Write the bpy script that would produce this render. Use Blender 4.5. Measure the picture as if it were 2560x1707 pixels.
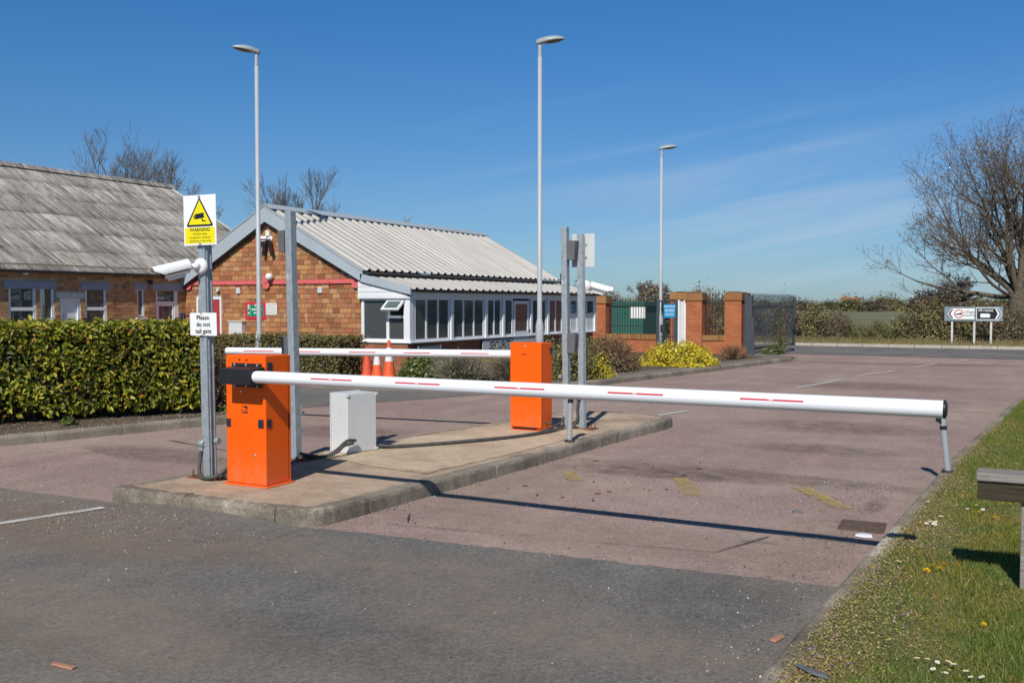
import bpy, bmesh, math, random
import numpy as np
from mathutils import Vector, Matrix
R_ = math.radians
scene = bpy.context.scene
col = scene.collection
for o in list(bpy.data.objects): bpy.data.objects.remove(o)

# ------------------------------------------------------------------ camera
YAW = math.atan(1292/2400.); PIT = math.atan(91.5/2400.)
cd = bpy.data.cameras.new('camera'); cam = bpy.data.objects.new('camera', cd); col.objects.link(cam)
cd.sensor_width = 36; cd.sensor_fit = 'HORIZONTAL'; cd.lens = 2400/2560*36
cd.clip_start = 0.05; cd.clip_end = 5000
cam.location = (0, 0, 1.6); cam.rotation_euler = (math.pi/2-PIT, 0, YAW)
scene.camera = cam

# ------------------------------------------------------------------ light
SUN_EL = R_(43); SUN_AZ = R_(13.8)         # shadows fall towards (-sin az, cos az)
sd = bpy.data.lights.new('sun', 'SUN'); sun = bpy.data.objects.new('sun', sd); col.objects.link(sun)
sd.energy = 4.5; sd.angle = R_(0.53); sd.color = (1.0, 0.955, 0.89)
ld = Vector((-math.sin(SUN_AZ)*math.cos(SUN_EL), math.cos(SUN_AZ)*math.cos(SUN_EL), -math.sin(SUN_EL)))
sun.rotation_euler = ld.to_track_quat('-Z', 'Y').to_euler(); sun.location = (20, -40, 40)
w = bpy.data.worlds.new('World'); scene.world = w; w.use_nodes = True
nt = w.node_tree; nt.nodes.clear()
def N(t, ty, **kw):
    n = t.nodes.new(ty)
    for k, v in kw.items(): setattr(n, k, v)
    return n
sky = N(nt, 'ShaderNodeTexSky', sky_type='NISHITA', sun_disc=False)
sky.sun_elevation = SUN_EL; sky.sun_rotation = math.atan2(-ld.x, -ld.y)
sky.altitude = 60; sky.air_density = 1.0; sky.dust_density = 0.35; sky.ozone_density = 3.2
bg = N(nt, 'ShaderNodeBackground'); bg.inputs[1].default_value = 0.105
out = N(nt, 'ShaderNodeOutputWorld')
# thin cirrus: streaked noise on the sky dome
tc = N(nt, 'ShaderNodeTexCoord'); sep = N(nt, 'ShaderNodeSeparateXYZ'); nt.links.new(tc.outputs['Generated'], sep.inputs[0])
def M_(op, a, b=None, t=None):
    t = t or nt
    n = N(t, 'ShaderNodeMath', operation=op)
    for i, v in enumerate((a, b)):
        if v is None: continue
        if isinstance(v, (int, float)): n.inputs[i].default_value = v
        else: t.links.new(v, n.inputs[i])
    return n.outputs[0]
cmb = N(nt, 'ShaderNodeCombineXYZ')
nt.links.new(M_('MULTIPLY', sep.outputs[0], 2.0), cmb.inputs[0]); nt.links.new(M_('MULTIPLY', sep.outputs[1], 1.0), cmb.inputs[1])
nt.links.new(M_('SUBTRACT', M_('MULTIPLY', sep.outputs[2], 26.0), M_('MULTIPLY', sep.outputs[0], 4.6)), cmb.inputs[2])
n1 = N(nt, 'ShaderNodeTexNoise'); n1.inputs['Scale'].default_value = 1.15; n1.inputs['Detail'].default_value = 8; n1.inputs['Roughness'].default_value = 0.55; n1.inputs['Distortion'].default_value = 0.5
nt.links.new(cmb.outputs[0], n1.inputs[0])
def mrange(src, a, b):
    m = N(nt, 'ShaderNodeMapRange', interpolation_type='SMOOTHSTEP'); m.inputs[1].default_value = a; m.inputs[2].default_value = b; nt.links.new(src, m.inputs[0]); return m.outputs[0]
def mrdown(src, a, b): return M_('SUBTRACT', 1.0, mrange(src, a, b))
cl = M_('MULTIPLY', M_('MULTIPLY', M_('MULTIPLY', mrange(n1.outputs[0], .40, .78), mrange(sep.outputs[0], -.62, -.22)), mrdown(sep.outputs[2], .10, .235)), .44)
gr_ = N(nt, 'ShaderNodeValToRGB'); nt.links.new(sep.outputs[2], gr_.inputs[0])
e_ = gr_.color_ramp.elements; e_[0].position = 0.0; e_[0].color = (.41, .585, .81, 1); e_[1].position = .85; e_[1].color = (.20, .36, .50, 1)
for q_, c_ in ((.10, (.40, .59, .80, 1)), (.31, (.245, .63, .95, 1)), (.45, (.23, .52, .76, 1))):
    x_ = e_.new(q_); x_.color = c_
tint = N(nt, 'ShaderNodeMix', data_type='RGBA', blend_type='MULTIPLY'); tint.inputs[0].default_value = 1
nt.links.new(sky.outputs[0], tint.inputs[6]); nt.links.new(gr_.outputs[0], tint.inputs[7])
mixc = N(nt, 'ShaderNodeMix', data_type='RGBA'); nt.links.new(cl, mixc.inputs[0]); nt.links.new(tint.outputs[2], mixc.inputs[6])
mixc.inputs[7].default_value = (4.7, 5.7, 6.9, 1)
nt.links.new(mixc.outputs[2], bg.inputs[0]); nt.links.new(bg.outputs[0], out.inputs[0])
scene.view_settings.view_transform = 'Standard'; scene.view_settings.look = 'None'
scene.view_settings.exposure = 0.0; scene.view_settings.gamma = 1.0; scene.view_settings.use_curve_mapping = False

# ------------------------------------------------------------------ material helpers
def S(r, g, b):
    f = lambda c: (c/255/12.92 if c/255 <= .04045 else ((c/255+.055)/1.055)**2.4)
    return (f(r), f(g), f(b), 1)
MATS = {}
def base(name):
    m = bpy.data.materials.new(name); m.use_nodes = True; t = m.node_tree
    MATS[name] = m
    return m, t, t.nodes['Principled BSDF']
def noise(t, scale, detail=4, rough=.55, vec=None, dist=0):
    n = N(t, 'ShaderNodeTexNoise'); n.inputs['Scale'].default_value = scale; n.inputs['Detail'].default_value = detail
    n.inputs['Roughness'].default_value = rough; n.inputs['Distortion'].default_value = dist
    if vec is None:
        c = N(t, 'ShaderNodeTexCoord'); vec = c.outputs['Object']
    t.links.new(vec, n.inputs['Vector']); return n.outputs[0]
def ramp(t, fac, stops):
    r = N(t, 'ShaderNodeValToRGB'); e = r.color_ramp.elements
    e[0].position, e[0].color = stops[0]; e[1].position, e[1].color = stops[-1]
    for p, c in stops[1:-1]:
        x = e.new(p); x.color = c
    if fac is not None: t.links.new(fac, r.inputs[0])
    return r.outputs[0]
def mix(t, fac, a, b, mode='MIX'):
    n = N(t, 'ShaderNodeMix', data_type='RGBA', blend_type=mode)
    for i, v in ((0, fac), (6, a), (7, b)):
        if isinstance(v, (int, float)): n.inputs[i].default_value = v
        elif isinstance(v, tuple): n.inputs[i].default_value = v
        else: t.links.new(v, n.inputs[i])
    return n.outputs[2]
def bump(t, bs, h, strength=.3, dist=.01):
    b = N(t, 'ShaderNodeBump'); b.inputs['Strength'].default_value = strength; b.inputs['Distance'].default_value = dist
    t.links.new(h, b.inputs['Height']); t.links.new(b.outputs[0], bs.inputs['Normal'])
def wvec(t, sc=(1, 1, 1)):
    g = N(t, 'ShaderNodeNewGeometry'); m = N(t, 'ShaderNodeMapping'); m.inputs['Scale'].default_value = sc
    t.links.new(g.outputs['Position'], m.inputs[0]); return m.outputs[0]
def simple(name, c, rough=.5, metal=0, var=.12, scale=6, bmp=0, c2=None, spec=.5, bscale=None):
    m, t, b = base(name)
    d = c2 or tuple(x*(1-var*2) for x in c[:3])+(1,)
    f = noise(t, scale, 5, .6)
    t.links.new(ramp(t, f, [(.3, d), (.7, c)]), b.inputs['Base Color'])
    b.inputs['Roughness'].default_value = rough; b.inputs['Metallic'].default_value = metal
    b.inputs['Specular IOR Level'].default_value = spec
    if bmp: bump(t, b, noise(t, bscale or scale*8, 4), bmp, .01)
    return m
def rnd(t):
    g = N(t, 'ShaderNodeNewGeometry'); o = N(t, 'ShaderNodeObjectInfo')
    return M_('FRACT', M_('ADD', g.outputs['Random Per Island'], o.outputs['Random'], t), None, t)
def leafmat(name, stops, rough=.45, trans=.25, spec=.5, patch=None):
    m, t, b = base(name)
    c = ramp(t, rnd(t), stops)
    if patch: c = mix(t, 1.0, c, ramp(t, noise(t, patch[0], 5, .65, wvec(t)), patch[1]), 'MULTIPLY')
    t.links.new(c, b.inputs['Base Color'])
    b.inputs['Roughness'].default_value = rough; b.inputs['Specular IOR Level'].default_value = spec
    if trans:
        o = t.nodes['Material Output']; tr = N(t, 'ShaderNodeBsdfTranslucent'); ms = N(t, 'ShaderNodeMixShader'); ms.inputs[0].default_value = trans
        t.links.new(c, tr.inputs[0]); t.links.new(b.outputs[0], ms.inputs[1]); t.links.new(tr.outputs[0], ms.inputs[2]); t.links.new(ms.outputs[0], o.inputs[0])
    return m

# ---- grounds
def asphalt(name, cols, dust, speck=1.0, patch=.45, hi=(.5, .47, .42, 1)):
    m, t, b = base(name); v = wvec(t)
    fine = noise(t, 150, 3, .75, v); vo = N(t, 'ShaderNodeTexVoronoi'); vo.inputs['Scale'].default_value = 62; t.links.new(v, vo.inputs['Vector'])
    big = noise(t, patch, 6, .62, v, .4); mid = noise(t, 3.2, 6, .7, v)
    c = ramp(t, fine, [(.30, cols[0]), (.5, cols[1]), (.66, cols[2]), (.80, hi)])
    vr = ramp(t, M_('SUBTRACT', 1.0, vo.outputs['Color'], t) if False else vo.outputs['Color'], [(0, (.62, .62, .62, 1)), (1, (1.35, 1.33, 1.3, 1))])
    c = mix(t, .8*speck, c, vr, 'MULTIPLY')
    fb = M_('MULTIPLY', ramp(t, big, [(.42, (0, 0, 0, 1)), (.70, (1, 1, 1, 1))]), .55, t)
    c = mix(t, fb, c, dust)
    c = mix(t, .55, c, ramp(t, mid, [(.25, (.72, .72, .72, 1)), (.75, (1.22, 1.2, 1.18, 1))]), 'MULTIPLY')
    c = mix(t, .75, c, ramp(t, noise(t, 38, 4, .8, v), [(.30, (.66, .65, .64, 1)), (.5, (1, 1, 1, 1)), (.70, (1.36, 1.34, 1.32, 1))]), 'MULTIPLY')
    # long worn streaks along the driving direction
    st = noise(t, 1.0, 5, .6, wvec(t, (2.2, .22, 1)))
    c = mix(t, .4, c, ramp(t, st, [(.3, (.8, .8, .8, 1)), (.7, (1.18, 1.16, 1.15, 1))]), 'MULTIPLY')
    t.links.new(c, b.inputs['Base Color']); b.inputs['Roughness'].default_value = .88; b.inputs['Specular IOR Level'].default_value = .25
    bump(t, b, mix(t, .5, fine, vo.outputs['Distance']), .55, .006)
    return m
asphalt('red_road', [(.175, .122, .108, 1), (.305, .220, .195, 1), (.39, .288, .255, 1)], (.41, .33, .26, 1), hi=(.60,.54,.47,1))
asphalt('grey_asphalt', [(.070, .068, .064, 1), (.148, .143, .133, 1), (.215, .207, .190, 1)], (.26, .215, .168, 1), patch=.33)
asphalt('dark_asphalt', [(.07, .069, .068, 1), (.145, .142, .138, 1), (.20, .195, .185, 1)], (.24, .21, .18, 1))
asphalt('path_asphalt', [(.09, .08, .07, 1), (.18, .16, .14, 1), (.25, .225, .195, 1)], (.25, .21, .17, 1))
def concrete(name, a, c, d, grit=.5):
    m, t, b = base(name); v = wvec(t)
    f = noise(t, 1.6, 8, .68, v, .3); g = noise(t, 60, 4, .7, v); s = noise(t, 9, 5, .65, v)
    k = ramp(t, f, [(.28, a), (.5, c), (.72, d)])
    k = mix(t, grit, k, ramp(t, g, [(.28, (.55, .54, .52, 1)), (.5, (1, 1, 1, 1)), (.75, (1.35, 1.34, 1.32, 1))]), 'MULTIPLY')
    k = mix(t, .5, k, ramp(t, s, [(.3, (.7, .68, .66, 1)), (.65, (1.15, 1.14, 1.12, 1))]), 'MULTIPLY')
    t.links.new(k, b.inputs['Base Color']); b.inputs['Roughness'].default_value = .9; b.inputs['Specular IOR Level'].default_value = .2
    bump(t, b, g, .5, .006); return m
concrete('island_concrete', (.27, .20, .14, 1), (.43, .325, .235, 1), (.52, .41, .305, 1))
concrete('screed', (.36, .28, .19, 1), (.50, .39, .275, 1), (.58, .47, .34, 1), .6)
concrete('kerb_concrete', (.14, .12, .095, 1), (.245, .21, .165, 1), (.36, .315, .25, 1), .7)
concrete('kerb_pale', (.34, .30, .24, 1), (.44, .40, .33, 1), (.52, .48, .40, 1), .4)
concrete('kerb_worn', (.08, .07, .058, 1), (.22, .188, .145, 1), (.48, .43, .35, 1), 1.0)
concrete('soil', (.05, .038, .026, 1), (.115, .085, .058, 1), (.19, .15, .105, 1), .9)
concrete('mortar', (0.275, 0.225, 0.163, 1), (0.425, 0.350, 0.263, 1), (0.525, 0.450, 0.350, 1), .4)
concrete('stone_white', (.50, .49, .46, 1), (.62, .61, .58, 1), (.7, .69, .66, 1), .2)
m, t, b = base('turf_ground'); v = wvec(t)
c = ramp(t, noise(t, 1.1, 7, .65, v), [(.34, (.26, .19, .10, 1)), (.46, (.18, .165, .05, 1)), (.6, (.10, .13, .03, 1)), (.75, (.14, .16, .04, 1))])
c = mix(t, .7, c, ramp(t, noise(t, 45, 4, .7, v), [(.3, (.45, .45, .4, 1)), (.7, (1.5, 1.45, 1.3, 1))]), 'MULTIPLY')
t.links.new(c, b.inputs['Base Color']); b.inputs['Roughness'].default_value = .95; bump(t, b, noise(t, 60, 4, .7, v), .8, .02)
m, t, b = base('field'); v = wvec(t)
c = ramp(t, noise(t, .02, 5, .6, v), [(.35, (.10, .11, .045, 1)), (.5, (.16, .145, .075, 1)), (.65, (.12, .14, .045, 1))])
c = mix(t, .5, c, ramp(t, noise(t, 1.5, 5, .7, v), [(.3, (.6, .6, .55, 1)), (.7, (1.3, 1.3, 1.2, 1))]), 'MULTIPLY')
t.links.new(c, b.inputs['Base Color']); b.inputs['Roughness'].default_value = 1
# worn road paint
def paint(name, c, lo, hi, mx=1.0):
    m, t, b = base(name); v = wvec(t)
    t.links.new(ramp(t, noise(t, 30, 4, .7, v), [(.3, tuple(x*.7 for x in c[:3])+(1,)), (.6, c)]), b.inputs['Base Color']); b.inputs['Roughness'].default_value = .8
    al = ramp(t, mix(t, .5, noise(t, 3.5, 6, .7, v, .5), noise(t, 55, 3, .8, v)), [(lo, (0, 0, 0, 1)), (hi, (mx, mx, mx, 1))])
    t.links.new(al, b.inputs['Alpha']); return m
paint('paint_white', (.58, .56, .51, 1), .36, .50)
paint('paint_yellow', (.56, .40, .12, 1), .42, .58, .9)
paint('paint_yellow_worn', (.50, .38, .15, 1), .46, .62, .7)
paint('tar', (.035, .033, .032, 1), .36, .55)
paint('stain', (.13, .105, .09, 1), .40, .80, .38)
def softpatch(name, c, mx):
    m, t, b = base(name); tc_ = N(t, 'ShaderNodeTexCoord'); mp_ = N(t, 'ShaderNodeMapping'); mp_.inputs['Location'].default_value = (-1, -1, 0); mp_.inputs['Scale'].default_value = (2, 2, 0)
    t.links.new(tc_.outputs['Generated'], mp_.inputs[0]); ln_ = N(t, 'ShaderNodeVectorMath', operation='LENGTH'); t.links.new(mp_.outputs[0], ln_.inputs[0])
    f = M_('MAXIMUM', M_('SUBTRACT', 1.0, ln_.outputs['Value'], t), 0.0, t); f = M_('MULTIPLY', M_('MINIMUM', M_('MULTIPLY', f, 1.8, t), 1.0, t), ramp(t, noise(t, 5, 7, .75, wvec(t)), [(.30, (0, 0, 0, 1)), (.68, (mx, mx, mx, 1))]), t)
    b.inputs['Base Color'].default_value = c; b.inputs['Roughness'].default_value = .9; b.inputs['Specular IOR Level'].default_value = .2; t.links.new(f, b.inputs['Alpha']); return m
softpatch('stain_soft', (.13, .10, .085, 1), .42)
softpatch('dust_soft', (.38, .295, .23, 1), .40)
softpatch('grit_soft', (.30, .225, .175, 1), .6)
softpatch('dark_soft', (.06, .057, .052, 1), .16)
# ---- bricks
def brickmat(name, stops):
    m, t, b = base(name)
    c = ramp(t, rnd(t), stops)
    c = mix(t, .65, c, ramp(t, noise(t, 22, 5, .7, wvec(t)), [(.25, (.62, .6, .58, 1)), (.5, (1, 1, 1, 1)), (.8, (1.3, 1.27, 1.2, 1))]), 'MULTIPLY')
    c = mix(t, .5, c, ramp(t, noise(t, 1.2, 4, .6, wvec(t)), [(.3, (.75, .73, .72, 1)), (.7, (1.15, 1.12, 1.1, 1))]), 'MULTIPLY')
    t.links.new(c, b.inputs['Base Color']); b.inputs['Roughness'].default_value = .9; b.inputs['Specular IOR Level'].default_value = .2
    bump(t, b, noise(t, 90, 4, .7, wvec(t)), .4, .006); return m
brickmat('brick_gable', [(0, (0.264, 0.112, 0.055, 1)), (.18, (0.396, 0.178, 0.073, 1)), (.36, (0.528, 0.277, 0.112, 1)), (.55, (0.436, 0.158, 0.079, 1)), (.72, (0.356, 0.191, 0.092, 1)), (.86, (0.554, 0.317, 0.145, 1)), (1, (0.304, 0.099, 0.059, 1))])
brickmat('brick_old', [(0, (0.312, 0.156, 0.078, 1)), (.25, (0.468, 0.267, 0.130, 1)), (.5, (0.572, 0.345, 0.163, 1)), (.7, (0.429, 0.202, 0.104, 1)), (.85, (0.520, 0.325, 0.176, 1)), (1, (0.364, 0.130, 0.078, 1))])
brickmat('cap_brick', [(0, (0.264, 0.120, 0.054, 1)), (.5, (0.360, 0.180, 0.072, 1)), (1, (0.300, 0.192, 0.072, 1))])
def brickwork(name, a, bb, mo, sx=4.4, sz=13.3):
    m, t, b = base(name)
    g = N(t, 'ShaderNodeNewGeometry'); sp = N(t, 'ShaderNodeSeparateXYZ'); t.links.new(g.outputs['Position'], sp.inputs[0])
    cb = N(t, 'ShaderNodeCombineXYZ'); t.links.new(M_('ADD', sp.outputs[0], sp.outputs[1], t), cb.inputs[0]); t.links.new(sp.outputs[2], cb.inputs[1])
    br = N(t, 'ShaderNodeTexBrick'); br.inputs['Scale'].default_value = 1; br.inputs['Brick Width'].default_value = 1/sx; br.inputs['Row Height'].default_value = 1/sz
    br.inputs['Mortar Size'].default_value = .006; br.inputs['Color1'].default_value = a; br.inputs['Color2'].default_value = bb; br.inputs['Mortar'].default_value = mo
    t.links.new(cb.outputs[0], br.inputs['Vector'])
    c = mix(t, .6, br.outputs[0], ramp(t, noise(t, 3, 6, .7, wvec(t)), [(.3, (.7, .68, .66, 1)), (.7, (1.25, 1.2, 1.15, 1))]), 'MULTIPLY')
    t.links.new(c, b.inputs['Base Color']); b.inputs['Roughness'].default_value = .9; b.inputs['Specular IOR Level'].default_value = .2
    bump(t, b, M_('SUBTRACT', 1.0, br.outputs['Fac'], t), .6, .008); return m
brickwork('pier_brick', (.46, .15, .06, 1), (.38, .115, .05, 1), (.36, .2, .12, 1))
brickwork('plinth_brick', (.34, .13, .065, 1), (.27, .09, .05, 1), (.30, .22, .16, 1))
# ---- built things
m, t, b = base('orange_paint'); tc_ = N(t, 'ShaderNodeTexCoord'); sp_ = N(t, 'ShaderNodeSeparateXYZ'); t.links.new(tc_.outputs['Object'], sp_.inputs[0])
c = ramp(t, noise(t, 3, 5, .6), [(.3, (.84, .106, .0, 1)), (.7, (.92, .122, .0, 1))])
hz_ = N(t, 'ShaderNodeMapRange'); hz_.inputs[1].default_value = .34; hz_.inputs[2].default_value = .0; t.links.new(sp_.outputs[2], hz_.inputs[0])
sc_ = ramp(t, noise(t, 28, 6, .75), [(.60, (0, 0, 0, 1)), (.75, (.30, .30, .30, 1))])
dm_ = M_('ADD', M_('MULTIPLY', hz_.outputs[0], ramp(t, noise(t, 14, 6, .7), [(.35, (0, 0, 0, 1)), (.75, (.6, .6, .6, 1))]), t), M_('MULTIPLY', sc_, .35, t), t)
c = mix(t, dm_, c, (.40, .22, .12, 1)); t.links.new(c, b.inputs['Base Color']); b.inputs['Specular IOR Level'].default_value = .3
t.links.new(ramp(t, noise(t, 6, 5, .6), [(.3, (.36, .36, .36, 1)), (.7, (.55, .55, .55, 1))]), b.inputs['Roughness'])
simple('white_paint', (.80, .80, .79, 1), .35, var=.02, scale=3)
simple('boom_white', (.83, .84, .85, 1), .30, var=.012, scale=2)
simple('upvc', (.78, .79, .80, 1), .35, var=.03, scale=2)
simple('grey_white', (.60, .61, .60, 1), .5, var=.04, scale=4)
simple('enclosure_white', (.66, .67, .65, 1), .45, var=.05, scale=3)
simple('black_plastic', (.018, .018, .020, 1), .45, var=.15, scale=10)
simple('rubber', (.035, .034, .034, 1), .7, var=.2, scale=20)
simple('conduit', (.085, .083, .08, 1), .6, var=.25, scale=12)
simple('red_sticker', (.60, .012, .03, 1), .4, var=.03)
simple('lens_dark', (.03, .035, .05, 1), .25, var=.2, scale=30)
simple('reader_grey', (.135, .135, .14, 1), .55, var=.1, scale=8)
simple('grey_lintel', (.30, .33, .40, 1), .8, var=.06, scale=5)
simple('barge_grey', (.40, .455, .49, 1), .5, var=.05, scale=1.5)
simple('fascia_dark', (.05, .045, .04, 1), .6, var=.2)
simple('gutter_grey', (.065, .07, .075, 1), .5, var=.15, scale=8)
simple('gutter_black', (.022, .020, .02, 1), .45, var=.2)
simple('pink_paint', (.72, .145, .135, 1), .55, var=.06, scale=5)
simple('red_door', (.42, .045, .05, 1), .5, var=.06, scale=4)
simple('lamp_steel', (.43, .45, .46, 1), .45, var=.05, scale=3)
simple('lamp_head', (.34, .38, .39, 1), .4, var=.1, scale=6)
simple('lamp_glass', (.20, .16, .10, 1), .12, var=.2, scale=20)
simple('rust', (.24, .085, .03, 1), .9, var=.25, scale=25, bmp=.4, c2=(.12, .04, .018, 1))
simple('grate_rust', (.13, .085, .065, 1), .9, var=.25, scale=25, c2=(.07, .045, .035, 1))
simple('cone_orange', (.80, .13, .035, 1), .5, var=.06, scale=8)
simple('cone_red', (.72, .10, .045, 1), .55, var=.1, scale=8)
simple('cone_white', (.74, .75, .76, 1), .5, var=.05, scale=8)
simple('green_panel', (.028, .13, .095, 1), .6, var=.08, scale=2)
simple('gate_steel', (.062, .074, .088, 1), .5, var=.12, scale=4)
simple('rail_black', (.035, .038, .045, 1), .5, var=.2, scale=10)
simple('sign_yellow', (.86, .72, .0, 1), .4, var=.02)
simple('sign_green', (.0, .24, .12, 1), .4, var=.03)
simple('sign_red', (.66, .03, .06, 1), .4, var=.03)
simple('sign_blue', (.02, .30, .55, 1), .4, var=.03)
simple('sign_navy', (.02, .03, .18, 1), .5, var=.1)
simple('sign_black', (.012, .013, .016, 1), .45, var=.1)
simple('sign_grey', (.22, .27, .31, 1), .5, var=.05)
simple('sign_slate', (.12, .17, .20, 1), .5, var=.05)
simple('paper', (.72, .73, .66, 1), .7, var=.03)
simple('faint_print', (.33, .37, .36, 1), .7, var=.05)
simple('interior', (.55, .58, .55, 1), .9, var=.12, scale=1)
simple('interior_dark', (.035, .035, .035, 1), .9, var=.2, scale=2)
simple('blind', (.42, .44, .40, 1), .8, var=.1, scale=2)
simple('bark', (.17, .135, .085, 1), .95, var=.3, scale=9, c2=(.065, .05, .036, 1))
simple('twig', (.215, .165, .115, 1), .95, var=.25, scale=3)
simple('twig_pale', (.16, .13, .10, 1), .95, var=.25, scale=6)
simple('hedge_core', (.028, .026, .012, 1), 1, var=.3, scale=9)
simple('flower_white', (.82, .82, .80, 1), .8, var=.02)
simple('flower_yellow', (.82, .52, .0, 1), .8, var=.06, scale=60)
simple('brick_bit', (.42, .22, .14, 1), .9, var=.15, scale=20, bmp=.3)
simple('litter_white', (.72, .74, .74, 1), .6, var=.1, scale=30)
simple('litter_slate', (.13, .15, .17, 1), .7, var=.2, scale=20)
simple('house_wall', (.42, .36, .30, 1), .9)
simple('house_roof', (.42, .17, .09, 1), .9)
simple('aluminium', (.62, .65, .68, 1), .32, metal=.6, var=.04, scale=4)
# galvanised steel with spangle
m, t, b = base('galvanised')
vo = N(t, 'ShaderNodeTexVoronoi'); vo.inputs['Scale'].default_value = 26; c_ = N(t, 'ShaderNodeTexCoord'); t.links.new(c_.outputs['Object'], vo.inputs['Vector'])
c = ramp(t, vo.outputs['Color'], [(0, (.30, .345, .365, 1)), (1, (.42, .465, .485, 1))])
c = mix(t, ramp(t, noise(t, 9, 6, .75), [(.60, (0, 0, 0, 1)), (.72, (1, 1, 1, 1))]), c, (.62, .65, .66, 1))
c = mix(t, .5, c, ramp(t, noise(t, 2.2, 5, .65), [(.3, (.78, .78, .78, 1)), (.7, (1.12, 1.12, 1.12, 1))]), 'MULTIPLY')
t.links.new(c, b.inputs['Base Color']); b.inputs['Metallic'].default_value = .35; b.inputs['Roughness'].default_value = .5
# metal roof
m, t, b = base('metal_roof')
c = ramp(t, noise(t, .9, 6, .65, wvec(t, (.6, 3, .6))), [(.3, (.37, .35, .315, 1)), (.7, (.50, .475, .44, 1))])
t.links.new(c, b.inputs['Base Color']); b.inputs['Roughness'].default_value = .55; b.inputs['Specular IOR Level'].default_value = .4
# asbestos cement
m, t, b = base('cement_sheet'); v = wvec(t)
c = ramp(t, rnd(t), [(0, (.22, .212, .20, 1)), (.4, (.31, .30, .285, 1)), (.7, (.26, .25, .235, 1)), (1, (.37, .36, .345, 1))])
st = noise(t, 1.0, 6, .75, wvec(t, (.8, 15, .8)))
g_ = N(t, 'ShaderNodeNewGeometry'); s_ = N(t, 'ShaderNodeSeparateXYZ'); t.links.new(g_.outputs['Position'], s_.inputs[0]); cb_ = N(t, 'ShaderNodeCombineXYZ')
t.links.new(M_('MULTIPLY', M_('FLOOR', M_('MULTIPLY', s_.outputs[1], 12.5, t), None, t), 3.71, t), cb_.inputs[0]); t.links.new(M_('MULTIPLY', s_.outputs[0], 1.3, t), cb_.inputs[1])
rib = noise(t, 1.0, 3, .6, cb_.outputs[0])
c = mix(t, .9, c, ramp(t, rib, [(.30, (.50, .47, .43, 1)), (.5, (1, 1, 1, 1)), (.70, (1.5, 1.5, 1.5, 1))]), 'MULTIPLY')
c = mix(t, .9, c, ramp(t, st, [(.32, (.36, .33, .29, 1)), (.45, (.78, .76, .73, 1)), (.56, (1.05, 1.05, 1.04, 1)), (.68, (1.6, 1.62, 1.63, 1))]), 'MULTIPLY')
c = mix(t, .6, c, ramp(t, noise(t, 9, 8, .75, v), [(.28, (.5, .47, .43, 1)), (.48, (1, .98, .95, 1)), (.72, (1.35, 1.34, 1.32, 1))]), 'MULTIPLY')
c = mix(t, ramp(t, noise(t, 22, 5, .7, v), [(.60, (0, 0, 0, 1)), (.68, (.75, .75, .75, 1))]), c, (.09, .08, .06, 1))
t.links.new(c, b.inputs['Base Color']); b.inputs['Roughness'].default_value = .95; b.inputs['Specular IOR Level'].default_value = .15
bump(t, b, noise(t, 70, 4, .7, v), .5, .008)
# weathered timber
m, t, b = base('timber'); c_ = N(t, 'ShaderNodeTexCoord'); mm = N(t, 'ShaderNodeMapping'); mm.inputs['Scale'].default_value = (3, 40, 40); t.links.new(c_.outputs['Object'], mm.inputs[0])
f = noise(t, 1.6, 8, .72, mm.outputs[0], .6)
c = ramp(t, f, [(.3, (.10, .082, .064, 1)), (.48, (.23, .20, .175, 1)), (.7, (.36, .33, .30, 1))])
t.links.new(c, b.inputs['Base Color']); b.inputs['Roughness'].default_value = .9; bump(t, b, f, .6, .008)
m, t, b = base('timber_dark'); c_ = N(t, 'ShaderNodeTexCoord'); mm = N(t, 'ShaderNodeMapping'); mm.inputs['Scale'].default_value = (3, 40, 40); t.links.new(c_.outputs['Object'], mm.inputs[0])
f = noise(t, 1.6, 8, .72, mm.outputs[0], .6)
t.links.new(ramp(t, f, [(.3, (.020, .015, .008, 1)), (.7, (.066, .05, .028, 1))]), b.inputs['Base Color']); b.inputs['Roughness'].default_value = .9; bump(t, b, f, .6, .008)
# glass: see-through pane with sky reflection
m, t, b = base('glass'); o = t.nodes['Material Output']; t.nodes.remove(b)
tr = N(t, 'ShaderNodeBsdfTransparent'); tr.inputs[0].default_value = (.62, .68, .66, 1); gl = N(t, 'ShaderNodeBsdfGlossy'); gl.inputs['Roughness'].default_value = .01; gl.inputs[0].default_value = (.9, .95, 1, 1)
fr = N(t, 'ShaderNodeFresnel'); fr.inputs[0].default_value = 1.5; ms = N(t, 'ShaderNodeMixShader')
t.links.new(fr.outputs[0], ms.inputs[0]); t.links.new(tr.outputs[0], ms.inputs[1]); t.links.new(gl.outputs[0], ms.inputs[2]); df = N(t, 'ShaderNodeBsdfDiffuse'); df.inputs[0].default_value = (.30, .34, .33, 1); m2_ = N(t, 'ShaderNodeMixShader'); m2_.inputs[0].default_value = .19
t.links.new(ms.outputs[0], m2_.inputs[1]); t.links.new(df.outputs[0], m2_.inputs[2]); t.links.new(m2_.outputs[0], o.inputs[0])
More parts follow.
